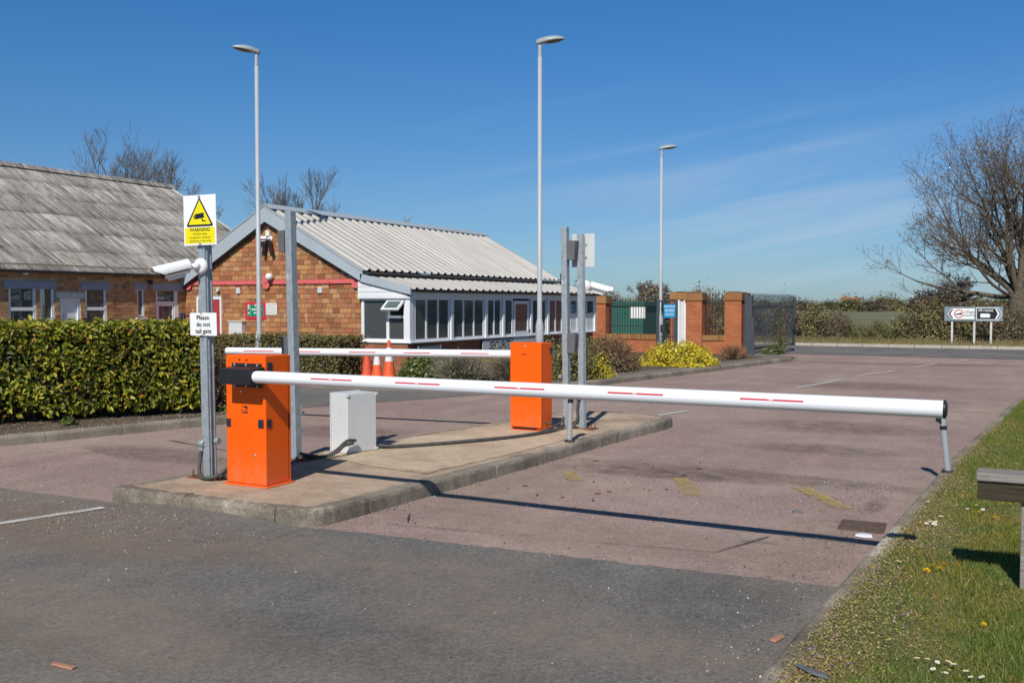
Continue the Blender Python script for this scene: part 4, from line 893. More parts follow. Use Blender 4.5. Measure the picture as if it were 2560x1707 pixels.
MB().box(gx0, gx0+.2, GY+.2, 26.4, .1, 2.3).box(gx1-.2, gx1, GY+.2, 26.4, .1, 2.3).prism([(gx0, .1), (gx1, .1), (gx1, ez), (ax, az), (gx0, ez)], 1, 26.2, 26.4).build('rear_walls', 'plinth_brick', so)
# barge boards: mitred flat boards following the slope
def barge(name, a, b_, d0, d1, y0=GY-.16, y1=GY-.13, mat='barge_grey', up=.0):
    return MB().prism([(a[0], a[1]+up), (b_[0], b_[1]+up), (b_[0], b_[1]-d1), (a[0], a[1]-d0)], 1, y0, y1).build(name, mat, so)
A, Lf, Rt = (ax, 3.86), (-18.14, 2.36), (-12.66, 2.37)
barge('bargeboard', Lf, A, .40, .37); barge('bargeboard', A, Rt, .37, .26)
MB().prism([(-18.30, 2.14), (-18.14, 2.36), (-18.14, 1.96)], 1, GY-.16, GY-.13).build('barge_foot', 'barge_grey', so)
MB().prism([Lf, A, (ax, 3.835), (-18.14, 2.335)], 1, GY-.175, GY-.161).prism([A, Rt, (-12.66, 2.34), (ax, 3.835)], 1, GY-.175, GY-.161).build('verge_trim', 'barge_grey', so)
MB().prism([(gx0-.05, 1.99), (ax, 3.485), (ax, 3.455), (gx0-.05, 1.96)], 1, GY-.125, GY-.03).prism([(ax, 3.485), (gx1+.05, 2.105), (gx1+.05, 2.075), (ax, 3.455)], 1, GY-.125, GY-.03).build('soffit_edge', 'fascia_dark', so)
MB().box(-18.34, -18.20, GY-.15, GY-.02, 1.80, 2.1).build('fascia_end', 'upvc', so)
# ribbed roof sheets: each about a metre wide, ribs run down the slope
def ribbed(parent, xa, za, xb, zb, ya, yb, pitch, rib, name='roof_sheet', mat='metal_roof', per=4):
    n = round((yb-ya)/pitch); pitch = (yb-ya)/n; sl = Vector((xb-xa, 0, zb-za)).normalized(); nm = Vector((-sl.z, 0, sl.x)); nm = nm if nm.z > 0 else -nm
    prof = [(0, 0), (.46, 0), (.56, 1), (.80, 1), (.90, 0)]
    i = 0
    while i < n:
        m_ = min(per, n-i); ys = []
        for k in range(m_):
            for u, h in prof: ys.append((ya+(i+k+u)*pitch, h*rib))
        ys.append((ya+(i+m_)*pitch, 0)); vs = []
        for y, h in ys: vs.append((xa+nm.x*h, y, za+nm.z*h))
        for y, h in ys: vs.append((xb+nm.x*h, y, zb+nm.z*h))
        q = len(ys); o = MB().add(vs, [(j, j+1, q+j+1, q+j) for j in range(q-1)]).build(name, mat, parent)
        sm_ = o.modifiers.new('s', 'SOLIDIFY'); sm_.thickness = .012; sm_.offset = 0
        i += m_
ribbed(so, ax+.04, 3.80, -12.60, 2.335, GY-.13, 26.45, .31, .045, per=3)
ribbed(so, ax-.04, 3.80, -18.20, 2.33, GY-.13, 26.45, .31, .045, per=3)
MB().prism([(ax-.22, 3.755), (ax, 3.885), (ax+.22, 3.765), (ax+.22, 3.785), (ax, 3.905), (ax-.22, 3.775)], 1, GY-.17, 26.5).build('ridge_cap', 'barge_grey', so)
gl_ = MB(); n = 8
def gutter(parent, x, z, y0, y1, mat, r_=.055, name='gutter'):
    P = [(x+r_*math.cos(a), z+r_*math.sin(a)) for a in [math.pi+math.pi*i/8 for i in range(9)]]; P += [(p[0]*.0+x+(p[0]-x)*.86, z+(p[1]-z)*.86) for p in reversed(P)]
    return MB().prism(P, 1, y0, y1).build(name, mat, parent)
gutter(so, -12.545, 2.31, GY-.1, 26.5, 'gutter_grey', .06)
MB().box(-12.60, -12.50, 26.5, 26.52, 2.22, 2.55).build('gutter_end', 'fascia_dark', so)
# lean-to roof over the bay
ribbed(so, -12.62, 2.20, -11.36, 1.925, GY-.13, 26.6, .31, .036, per=3)
barge('bargeboard', (-12.66, 2.27), (-11.36, 1.97), .17, .16, GY-.165, GY-.135)
MB().prism([(-12.66, 2.37), (-12.60, 2.28), (-12.66, 2.11)], 1, GY-.165, GY-.13).build('barge_joint', 'barge_grey', so)
gutter(so, -11.315, 1.915, GY-.10, 26.6, 'gutter_black', .05)
for i in range(11): MB().box(-11.40, -11.30, 17.2+i*.92, 17.23+i*.92, 1.865, 1.875).build('gutter_bracket', 'gutter_black', so)
MB().box(-11.47, -11.40, GY-.02, 26.5, 1.755, 1.90).build('fascia', 'upvc', so)
# white boarded infill above the front bay window
for i in range(3):
    z0_ = 1.765+i*.115; 
    def zt(x): return 2.27-(x+12.66)*.231-.165
    xr = min(-11.44, -12.66+(2.105-z0_)/.231)
    z1_ = z0_+.108; xr2 = min(-11.44, -12.66+(2.105-z1_)/.231)
    if xr2 <= -12.72: xr2 = -12.70; z1_ = 2.105
    MB().prism([(-12.76, z0_), (xr, z0_), (xr2, z1_), (-12.76, z1_)], 1, GY-.12+.004*i, GY-.04).build('cladding_board', 'upvc', so)
MB().box(-12.76, -11.40, GY-.125, GY-.03, 1.735, 1.762).build('cladding_trim', 'upvc', so)
BX = -11.45
plinth = MB().box(-12.70, BX-.04, GY-.09, GY+.12, .1, .79).box(BX-.16, BX-.04, GY+.12, 26.45, .1, .79).build('plinth', 'plinth_brick', so)
sill = MB().box(-12.80, BX+.07, GY-.125, GY+.04, .79, .825).box(BX-.10, BX+.07, GY+.04, 26.5, .79, .825).build('window_sill', 'upvc', so, bevel=.006)
# corner and mullion posts
MB().box(BX-.10, BX+.02, GY-.09, GY+.06, .825, 1.755).build('corner_post', 'upvc', so, bevel=.005)
def win_y(ya, yb, n, z0=.825, z1=1.755, lower=None, X=BX, fr=.045, d=.03):
    """window unit in the +X face"""
    w_ = MB().box(X-d, X+d*.4, ya, yb, z0, z0+fr).box(X-d, X+d*.4, ya, yb, z1-fr, z1).box(X-d, X+d*.4, ya, ya+fr, z0+fr, z1-fr).box(X-d, X+d*.4, yb-fr, yb, z0+fr, z1-fr).build('window', 'upvc', so)
    for i in range(1, n):
        y = ya+(yb-ya)*i/n; MB().box(X-d+.002, X+d*.3, y-.024, y+.024, z0+fr, z1-fr).build('mullion', 'upvc', w_)
    zl = z0+fr
    if lower:
        zl = lower; MB().box(X-d+.004, X+.004, ya+fr, yb-fr, z0+fr, lower-.03).build('lower_panel', 'white_paint', w_); MB().box(X-d+.001, X+d*.35, ya+fr, yb-fr, lower-.03, lower).build('transom', 'upvc', w_)
    for i in range(n):
        a = ya+(yb-ya)*i/n+.03; b_ = ya+(yb-ya)*(i+1)/n-.03; MB().box(X-.012, X-.006, a, b_, zl, z1-fr).build('pane', 'glass', w_)
for ya, yb, n, lo in ((GY+.10, 18.30, 3, None), (18.44, 19.85, 3, None), (19.99, 20.70, 2, None), (20.86, 21.30, 1, None), (22.36, 23.20, 2, None), (23.36, 24.2, 2, None), (24.36, 25.2, 2, 1.36), (25.36, 26.42, 2, 1.36)): win_y(ya, yb, n, lower=lo)
for y in (18.37, 19.92, 20.78, 22.28, 23.28, 24.28, 25.28, 26.46): MB().box(BX-.03, BX+.045, y-.05, y+.05, .826, 1.754).build('mullion_post', 'upvc', so, bevel=.004)
dd = MB().box(BX-.03, BX+.015, 21.36, 21.43, .15, 1.70).box(BX-.03, BX+.015, 22.10, 22.17, .15, 1.70).box(BX-.03, BX+.015, 21.43, 22.10, 1.62, 1.70).box(BX-.03, BX+.015, 21.43, 22.10, .15, .30).box(BX-.03, BX+.015, 21.43, 22.10, .86, .93).build('door', 'upvc', so)
MB().box(BX-.012, BX-.006, 21.43, 22.10, .93, 1.62).build('pane', 'glass', dd); MB().box(BX-.02, BX+.005, 21.43, 22.10, .30, .86).build('lower_panel', 'upvc', dd)
MB().box(BX+.015, BX+.05, 22.11, 22.15, .95, 1.05).build('handle', 'aluminium', dd)
# front bay window: fixed light left, opening light hinged out at the top, lower light
fw = MB(); x0, x1, z0, z1, fr = -12.72, BX-.10, .825, 1.735, .05
fw.box(x0, x1, GY-.05, GY, z0, z0+fr).box(x0, x1, GY-.05, GY, z1-fr, z1).box(x0, x0+.07, GY-.05, GY, z0+fr, z1-fr).box(x1-.06, x1, GY-.05, GY, z0+fr, z1-fr).box(-12.06, -11.99, GY-.05, GY, z0+fr, z1-fr).box(-11.99, x1-.06, GY-.05, GY, 1.32, 1.37)
fwo = fw.build('window', 'upvc', so)
MB().box(x0+.07, -12.06, GY-.028, GY-.022, z0+fr, z1-fr).build('pane', 'glass', fwo); MB().box(-11.99, x1-.06, GY-.028, GY-.022, z0+fr, 1.32).build('pane', 'glass', fwo)
Mh = Matrix.Translation((0, GY-.05, z1-.04)) @ Matrix.Rotation(R_(-52), 4, 'X')
op = MB()
for (a, b_, c, d) in ((-12.02, x1-.03, -.045, 0), (-12.02, x1-.03, -.33, -.285), (-12.02, -11.975, -.285, -.045), (x1-.075, x1-.03, -.285, -.045)):
    bb = MB().box(a, b_, -.02, .02, c, d); op.add([tuple(Mh @ Vector(v)) for v in bb.v], bb.f)
ol = op.build('opening_light', 'upvc', fwo)
bb = MB().box(-11.975, x1-.075, -.003, .003, -.285, -.045); MB().add([tuple(Mh @ Vector(v)) for v in bb.v], bb.f).build('pane', 'glass', ol)
# room behind the bay
MB().box(-12.68, BX-.05, GY+.02, 26.4, .70, .74).build('bay_floor', 'interior', so)
MB().box(-12.716, -12.705, GY+.02, 26.3, .75, 2.15).build('inner_wall', 'interior', so)
MB().box(-12.7, BX-.05, 18.36, 18.40, .75, 1.95).build('partition', 'interior', so)
MB().box(-12.7, BX-.05, 20.74, 20.80, .75, 1.95).build('partition', 'plinth_brick', so)
MB().box(-12.69, BX-.05, 24.3, 24.34, .75, 1.95).build('partition', 'interior', so)
MB().box(-12.5, -11.6, 17.0, 17.5, .98, 1.02).build('desk', 'sign_slate', so)
MB().box(-12.69, -12.45, GY+.04, GY+.06, .83, 1.75).box(-12.30, -12.27, GY+.10, GY+.5, .83, 1.7).build('blind', 'blind', so)
for i in range(10): MB().box(BX-.16, BX-.155, 17.0+i*.135, 17.055+i*.135, .86, 1.75).build('blind_slat', 'blind', so)
# tie band with pattress plates across the gable
tb = MB().box(-17.86, -12.95, GY-.048, GY-.016, 2.07, 2.165).build('tie_band', 'pink_paint', so)
for x in (-17.9, -15.42, -12.86):
    P = [(x+(.105)*math.cos(a), 2.118+(.055 if math.sin(a) > 0 else -.055)+.105*math.sin(a)) for a in [2*math.pi*i/24 for i in range(24)]]
    pp = MB().prism(P, 1, GY-.065, GY-.049).build('pattress_plate', 'pink_paint', tb); MB().lathe([(.014, 0), (.014, -.02)], (x, GY-.065, 2.11), 8, 'y').build('bolt', 'rust', pp)
for x in (-17.3, -16.7, -16.0, -14.9, -14.3, -13.6): MB().box(x-.012, x+.012, GY-.06, GY-.045, 2.05, 2.10).build('strap', 'red_door', tb)
# door in the gable
dr = MB().box(-17.60, -16.90, GY-.02, GY-.004, .1, 1.73).build('door', 'red_door', so)
MB().box(-17.66, -17.60, GY-.03, GY-.003, .1, 1.79).box(-16.90, -16.85, GY-.03, GY-.003, .1, 1.79).box(-17.60, -16.90, GY-.03, GY-.003, 1.73, 1.79).build('door_frame', 'upvc', dr)
MB().box(-16.99, -16.94, GY-.035, GY-.021, .72, .88).lathe([(.014, 0), (.014, -.05)], (-16.965, GY-.03, .77), 10, 'y').build('handle', 'aluminium', dr)
for x in (-16.30, -13.865): MB().box(x-.06, x+.06, GY-.05, GY-.015, 1.86, 2.0).build('vent', 'grey_white', so, bevel=.006)
MB().box(-16.52, -16.11, GY-.13, GY-.015, .70, 1.20).box(-16.54, -16.09, GY-.15, GY-.015, 1.20, 1.225).build('meter_cabinet', 'enclosure_white', so, bevel=.004)
MB().lathe([(.05, 0), (.05, -.04), (.03, -.05)], (-15.27, GY-.015, 2.235), 16, 'y').ell((-15.27, GY-.12, 2.235), .085, .085, .085, 18, 10).build('globe_light', 'white_paint', so, smooth=True)
MB().box(-16.96, -16.90, GY-.06, GY-.015, 1.93, 2.02).ell((-16.93, GY-.07, 1.93), .035, .035, .04).build('wall_light', 'grey_white', so)
# apex: junction box, camera, two dark floodlights
MB().box(-15.42, -15.30, GY-.07, GY-.015, 3.17, 3.29).build('junction_box', 'paper', so, bevel=.006)
bullet_camera('security_camera', 'small white camera high under the gable apex', (-15.30, GY-.02, 3.11), R_(12), R_(-2), .95)
for x, a in ((-15.42, 8), (-15.22, -14)):
    fl = thing('floodlight', 'dark strip floodlight under the gable apex, %s of the pair' % ('left' if x < -15.3 else 'right'), 'floodlight', (x, GY-.1, 2.86))
    fl.rotation_euler = (0, R_(a), 0); MB().box(-.04, .04, -.03, .03, -.14, .14).build('housing', 'black_plastic', fl, off=(0, 0, 0), bevel=.008); MB().box(-.03, .03, .0, .06, .12, .16).build('bracket', 'black_plastic', fl, off=(0, 0, 0))
# signs on and around the office
fs_ = thing('fire_sign', 'green fire assembly point sign with red border on the brick gable', 'sign', (-15.8, GY-.02, 1.28))
MB().box(-16.10, -15.46, GY-.03, GY-.02, 1.27, 1.655).build('border', 'sign_red', fs_); MB().box(-16.03, -15.53, GY-.034, GY-.031, 1.33, 1.60).build('panel', 'sign_green', fs_)
MB().box(-15.925, -15.92, GY-.036, GY-.035, 1.34, 1.59).build('divider', 'flower_white', fs_)
text('lettering', '5', .14, 'flower_white', fs_, (-15.98, GY-.036, 1.545), bold=.004)
text('lettering', 'Fire\nassembly\npoint', .088, 'flower_white', fs_, (-15.73, GY-.036, 1.50), bold=.002, space=.9)
as_ = MB()
for a in (45, 135, 225, 315):
    c, s_ = math.cos(R_(a)), math.sin(R_(a)); q = GY-.036; o_ = (-15.98, 1.41)
    as_.add([(o_[0]+c*.02-s_*.008, q, o_[1]+s_*.02+c*.008), (o_[0]+c*.02+s_*.008, q, o_[1]+s_*.02-c*.008), (o_[0]+c*.052, q, o_[1]+s_*.052)], [(0, 1, 2)])
as_.box(-15.995, -15.965, GY-.037, GY-.0355, 1.395, 1.425).build('arrows_symbol', 'flower_white', fs_)
cn = thing('wall_notice', 'cream notice board on the brick gable right of the lamp post', 'sign', (-15.3, GY-.02, 1.37))
MB().box(-15.50, -15.13, GY-.028, GY-.02, 1.37, 1.64).build('panel', 'paper', cn)
text('lettering', '24hr CCTV', .055, 'faint_print', cn, (-15.29, GY-.030, 1.597)); MB().box(-15.485, -15.46, GY-.0305, GY-.029, 1.60, 1.625).build('emblem', 'sign_red', cn)
for i in range(4): MB().box(-15.47, -15.17, GY-.0305, GY-.029, 1.41+i*.043, 1.418+i*.043).build('print_line', 'faint_print', cn)
sg = thing('security_sign', 'white board reading SECURITY below the bay windows', 'sign', (BX+.06, 20.4, .45))
MB().box(BX+.035, BX+.05, 19.72, 22.6, .47, .755).build('panel', 'grey_white', sg)
text('lettering', 'SECURITY', .27, 'sign_black', sg, (BX+.053, 20.62, .615), (math.pi/2, 0, math.pi/2), bold=.004, sx=.98)
st = thing('parking_sign', 'dark slate sign board by the bay corner, half hidden by the far boom', 'sign', (BX+.1, 17.3, .25))
MB().box(BX+.09, BX+.105, 16.92, 17.78, .30, .715).build('panel', 'sign_slate', st); MB().box(BX+.088, BX+.110, 16.90, 16.93, .25, .725).box(BX+.088, BX+.110, 17.77, 17.80, .25, .725).build('frame', 'sign_grey', st)
text('lettering', 'STAFF', .13, 'sign_black', st, (BX+.107, 17.25, .60), (math.pi/2, 0, math.pi/2), bold=.002)

# ------------------------------------------------------------------ OLD BUILDING on the left
OX = -18.05
ob = thing('old_workshop', 'long old brick building with weathered corrugated cement roof', 'building', (-22, 14, .1))
ops = [(12.20, 12.80, .95, 2.0), (12.90, 13.22, 1.24, 1.98), (13.36, 13.86, .12, 1.74), (13.98, 14.52, .95, 1.985), (15.36, 15.55, 1.30, 1.97), (15.90, 16.56, .12, 2.0)]
ow = MB()
for a, b_, c, d in wall_rects(2.0, 21.0, .1, 2.45, ops): ow.box(OX-.22, OX, a, b_, c, d)
ow.prism([(OX-.22, .1), (-27.8, .1), (-27.8, 2.45), (-23, 4.9), (OX-.22, 2.45)], 1, 20.8, 21.0)
oww = ow.build('wall', 'mortar', ob)
lay(oww, 'brick_old', 11.3, 16.79, .92, 2.38, .225, .076, ops+[(12.10, 13.28, 1.92, 2.09), (13.25, 13.96, 1.74, 1.87), (13.88, 14.60, 1.92, 2.08), (15.27, 15.64, 1.95, 2.09), (15.78, 16.72, 1.93, 2.1)],
    lambda u, z, l, h, j: ((OX-.004+j, u, z), (.022, l, h)), maxn=300, seed=11, key=lambda q: (0 if q[1] > 1.1 else 1, -q[0]), joint=.009)
for ya, yb, z0, z1, mt in ((12.10, 13.28, 1.925, 2.085, 'grey_lintel'), (13.88, 14.60, 1.925, 2.075, 'grey_lintel'), (15.27, 15.64, 1.955, 2.085, 'grey_lintel'), (15.78, 16.72, 1.935, 2.095, 'grey_lintel'), (13.26, 13.955, 1.745, 1.865, 'stone_white')):
    MB().box(OX-.02, OX+.022, ya, yb, z0, z1).build('lintel', mt, ob, bevel=.004)
def win_old(y0, y1, z0, z1, cuts=(), X=OX-.04, fr=.05, sillz=None):
    w_ = MB().box(X-.03, X+.03, y0, y1, z0, z0+fr).box(X-.03, X+.03, y0, y1, z1-fr, z1).box(X-.03, X+.03, y0, y0+fr, z0+fr, z1-fr).box(X-.03, X+.03, y1-fr, y1, z0+fr, z1-fr).build('window', 'upvc', ob)
    zs = [z0+fr]
    for c in cuts: MB().box(X-.025, X+.035, y0+fr*.4, y1-fr*.4, c-.035, c+.035).build('transom', 'upvc', w_); zs += [c-.035, c+.035]
    zs.append(z1-fr)
    for i in range(0, len(zs), 2): MB().box(X-.006, X, y0+fr, y1-fr, zs[i], zs[i+1]).build('pane', 'glass', w_)
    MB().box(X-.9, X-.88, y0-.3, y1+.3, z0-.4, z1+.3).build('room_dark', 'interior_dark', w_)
    if sillz: MB().box(OX-.06, OX+.06, y0-.06, y1+.06, sillz, sillz+.055).build('sill', 'stone_white', w_, bevel=.005)
    return w_
win_old(12.20, 12.80, .95, 2.0, (1.515,)); win_old(12.90, 13.22, 1.27, 1.98, sillz=1.20)
w3 = win_old(13.98, 14.52, .95, 1.985, (1.515,)); win_old(15.36, 15.55, 1.33, 1.97, fr=.035, sillz=1.25)
for i in range(8): MB().box(OX-.22, OX-.215, 14.02+i*.062, 14.075+i*.062, 1.0, 1.95).build('blind_slat', 'blind', w3)
dw = MB().box(OX-.08, OX-.05, 13.42, 13.80, .12, 1.68).build('door', 'white_paint', ob); MB().box(OX-.08, OX-.012, 13.36, 13.42, .12, 1.74).box(OX-.08, OX-.012, 13.80, 13.86, .12, 1.74).box(OX-.08, OX-.012, 13.42, 13.80, 1.68, 1.74).build('door_frame', 'upvc', dw)
MB().box(OX-.05, OX-.042, 13.47, 13.50, 1.25, 1.42).build('door_plate', 'grey_white', dw)
gd = MB().box(OX-.07, OX-.012, 15.90, 15.95, .12, 2.0).box(OX-.07, OX-.012, 16.46, 16.56, .12, 2.0).box(OX-.07, OX-.012, 15.95, 16.46, 1.93, 2.0).box(OX-.07, OX-.012, 15.95, 16.46, 1.62, 1.68).box(OX-.06, OX-.02, 15.95, 16.0, .12, 1.62).box(OX-.06, OX-.02, 16.41, 16.46, .12, 1.62).box(OX-.06, OX-.02, 16.0, 16.41, 1.57, 1.62).build('glazed_door', 'upvc', ob)
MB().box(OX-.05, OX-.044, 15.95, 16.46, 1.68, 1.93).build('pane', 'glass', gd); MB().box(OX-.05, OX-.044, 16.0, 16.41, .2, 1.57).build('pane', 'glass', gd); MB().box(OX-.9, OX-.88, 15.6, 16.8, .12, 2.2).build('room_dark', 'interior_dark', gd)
MB().box(OX-.042, OX-.038, 16.01, 16.19, 1.14, 1.28).build('paper_notice', 'paper', gd)
MB().box(OX+.0, OX+.03, 14.98, 15.05, 1.98, 2.05).build('wall_vent', 'sign_slate', ob)
MB().lathe([(.03, 0), (.03, .05)], (OX, 15.70, 2.14), 10, 'x').ell((OX+.08, 15.70, 2.12), .05, .05, .045).build('wall_lamp', 'black_plastic', ob)
MB().box(OX, OX+.05, 12.5, 12.62, 2.22, 2.26).ell((OX+.07, 12.53, 2.235), .045, .06, .03).build('wall_lamp', 'white_paint', ob)
bs_ = thing('wall_plaque', 'small dark blue plaque on the old wall beside the glazed door', 'sign', (OX+.01, 16.7, 1.2)); MB().box(OX+.008, OX+.02, 16.63, 16.75, 1.17, 1.40).build('panel', 'sign_navy', bs_)
for i in range(4): MB().box(OX+.0205, OX+.0215, 16.665, 16.72, 1.21+i*.045, 1.225+i*.045).build('print_line', 'faint_print', bs_)
# corrugated cement sheets: each sheet its own part
RX, RZ, EX, EZ = -23.0, 5.16, -17.93, 2.32
cor_me = {}
def corr_mesh(wdt, ln, key):
    if key in cor_me: return cor_me[key]
    waves = 13; k = waves*4; amp = .023; V = []; F = []
    for s_ in range(3):
        for i in range(k+1):
            u = i/k; V.append((ln*s_/2, wdt*(u-.5), amp*math.cos(2*math.pi*waves*u)))
    for s_ in range(2):
        for i in range(k): F.append((s_*(k+1)+i, (s_+1)*(k+1)+i, (s_+1)*(k+1)+i+1, s_*(k+1)+i+1))
    n0 = len(V); V += [(ln, y, z-.012) for (x, y, z) in V[2*(k+1):3*(k+1)]]
    for i in range(k): F.append((2*(k+1)+i, n0+i, n0+i+1, 2*(k+1)+i+1))
    me = bpy.data.meshes.new('roof_sheet'); me.from_pydata(V, [], F); me.materials.append(MATS['cement_sheet'])
    for p in me.polygons: p.use_smooth = True
    cor_me[key] = me; return me
sl = Vector((EX-RX, 0, EZ-RZ)); SL = sl.length; ang = math.atan2(-(EZ-RZ), EX-RX); rows = 6; ln = SL/rows
Pob = wl(ob)
for i in range(rows):
    for j in range(15):
        y = 20.72-.52-j*1.02-(.2 if False else 0); o = bpy.data.objects.new('roof_sheet', corr_mesh(1.04, ln+.055, 0)); col.objects.link(o); o.parent = ob
        p = Vector((RX, 0, RZ))+sl*(i/rows); lift = .004*(rows-i)
        o.location = Vector((p.x-Pob.x, y-Pob.y, p.z-Pob.z+lift+rg.uniform(-.006, .006))); o.rotation_euler = (rg.uniform(-.004, .004), ang+R_(-.3)+rg.uniform(-.004, .004), rg.uniform(-.004, .004))
MB().add([(RX, 5, RZ+.0), (RX, 20.7, RZ), (-28.2, 20.7, 2.3), (-28.2, 5, 2.3)], [(0, 3, 2, 1)]).build('rear_roof', 'cement_sheet', ob)
b = MB()
for i in range(7):
    y0_ = 5.2+i*2.25; MB().prism([(RX-.22, RZ-.07), (RX-.08, RZ+.075), (RX+.08, RZ+.075), (RX+.24, RZ-.06), (RX+.06, RZ+.03), (RX-.06, RZ+.03)], 1, y0_, y0_+2.24).build('ridge_tile', 'cement_sheet', ob)
MB().prism([(RX, RZ+.06), (EX, EZ+.06), (EX, EZ-.1), (RX, RZ-.1)], 1, 20.72, 20.78).build('verge_board', 'stone_white', ob)
gutter(ob, EX+.0, EZ-.01, 5.0, 16.6, 'gutter_grey', .055)
for i in range(12): MB().box(EX-.05, EX+.05, 5.5+i*.95, 5.53+i*.95, EZ-.07, EZ-.055).build('gutter_bracket', 'gutter_grey', ob)
MB().box(OX, OX+.10, 5, 16.7, 2.31, 2.34).build('soffit', 'fascia_dark', ob)

# ------------------------------------------------------------------ GATEWAY
WY = 28.9
def pier(label, x0, x1, top, y=WY, d=.26):
    t_ = thing('brick_pier', label, 'pier', ((x0+x1)/2, y, .1), group='brick gate piers')
    MB().box(x0, x1, y-d, y+d, .1, top-.25).build('shaft', 'pier_brick', t_)
    MB().box(x0-.03, x1+.03, y-d-.03, y+d+.03, top-.25, top-.19).build('string_course', 'cap_brick', t_)
    MB().box(x0-.012, x1+.012, y-d-.012, y+d+.012, top-.189, top-.02).build('cap', 'cap_brick', t_)
    MB().prism([(x0, top-.019), (x1, top-.019), ((x0+x1)/2+.08, top+.02), ((x0+x1)/2-.08, top+.02)], 1, y-d+.02, y+d-.02).build('cap_top', 'soil', t_)
pier('brick pier at the end of the glazed bay, left end of fence', -12.45, -12.0, 1.90)
pier('mossy-capped brick pier beside the white gate frame', -9.32, -8.82, 1.98)
pier('brick pier that carries the open steel gate', -8.11, -7.60, 1.985)
pier('rear brick pier seen through the pedestrian gate', -10.75, -10.05, 2.03, 31.6, .3)
pier('rear brick pier seen through the short railing', -8.7, -8.2, 2.0, 31.8, .26)
def lowwall(label, x0, x1, top):
    t_ = thing('low_wall', label, 'wall', ((x0+x1)/2, WY, .1), group='low brick walls between piers')
    MB().box(x0, x1, WY-.16, WY+.16, .1, top-.16).build('brickwork', 'pier_brick', t_)
    n = int((x1-x0)/.075)
    for i in range(n):
        a = x0+(x1-x0)*i/n; MB().box(a+.003, a+(x1-x0)/n-.003, WY-.19, WY+.19, top-.155, top).build('coping_brick', 'cap_brick', t_)
lowwall('low brick wall under the long railing left of the pedestrian gate', -12.0, -10.32, .665)
lowwall('short low brick wall between the two right piers', -8.82, -8.11, .665)
def railing(name, label, x0, x1, z0, z1, n, y, rails, mat='rail_black', cat='railing', r_=.010):
    t_ = thing(name, label, cat, ((x0+x1)/2, y, z0))
    me = None
    for i in range(n):
        x = x0+(x1-x0)*i/(n-1)
        if me is None:
            o = MB().lathe([(r_, 0), (r_, z1-z0-.05), (.001, z1-z0)], (0, 0, 0), 6).build('bar', mat, t_, off=(0, 0, 0)); me = o.data
        else:
            o = bpy.data.objects.new('bar', me); col.objects.link(o); o.parent = t_
        o.location = (x-(x0+x1)/2, 0, 0)
    for z in rails: MB().box(x0-.02, x1+.02, y-.02, y+.02, z-.012, z+.012).build('rail', mat, t_)
    return t_
rl = railing('railing', 'long black bar railing above the low wall, white sign behind it', -11.97, -10.34, .665, 1.86, 19, WY, (1.62, .93))
rl2 = railing('railing', 'short black bar railing between the two right piers', -8.78, -8.15, .665, 2.0, 7, WY, (1.66, .93))
for z in (1.62, .93): MB().tube([(-12.0, WY-.1, z+.02), (-12.06, WY-.28, z+.08)], .018, 6).build('rail_end', 'rail_black', rl)
wsn = tag(MB().box(-11.27, -10.76, WY+.025, WY+.035, 1.17, 1.53).build('blank_sign', 'flower_white', bevel=.002), 'white sign seen through bars of the long railing', 'sign')
pg = railing('pedestrian_gate', 'black bar pedestrian gate with a blue sign fixed on it', -10.13, -9.76, .2, 1.74, 6, WY-.2, (1.50, .62, .24), cat='gate', r_=.011)
MB().box(-10.28, -10.19, WY-.25, WY-.15, .1, 1.76).build('gate_post', 'gate_steel', pg); MB().box(-9.72, -9.62, WY-.25, WY-.15, .1, 1.72).build('gate_post', 'gate_steel', pg)
MB().box(-10.19, -9.72, WY-.215, WY-.185, 1.715, 1.74).build('top_rail', 'rail_black', pg); MB().box(-10.17, -10.0, WY-.23, WY-.17, .75, .98).build('lock_box', 'rail_black', pg)
bl = thing('gate_sign', 'blue pedestrian access route sign on the pedestrian gate', 'sign', (-9.84, WY-.25, 1.2))
MB().box(-10.03, -9.66, WY-.275, WY-.265, 1.20, 1.62).build('panel', 'sign_blue', bl); MB().box(-10.02, -9.67, WY-.2775, WY-.2755, 1.47, 1.475).build('rule', 'flower_white', bl)
for s_, z in (('PEDESTRIAN', 1.55), ('ACCESS', 1.415), ('ROUTE', 1.30)): text('lettering', s_, .066 if s_[0] == 'P' else .085, 'flower_white', bl, (-9.845, WY-.279, z), bold=.0008)
gf = thing('metal_doorway', 'white painted metal frame beside the pedestrian gate', 'frame', (-9.46, WY, .2))
MB().box(-9.60, -9.545, WY-.20, WY-.1, .12, 1.75).build('jamb', 'white_paint', gf); MB().box(-9.41, -9.345, WY-.2, WY-.1, .12, 1.75).build('jamb', 'white_paint', gf); MB().box(-9.545, -9.41, WY-.1, WY-.08, .38, 1.70).build('back_panel', 'grey_white', gf)
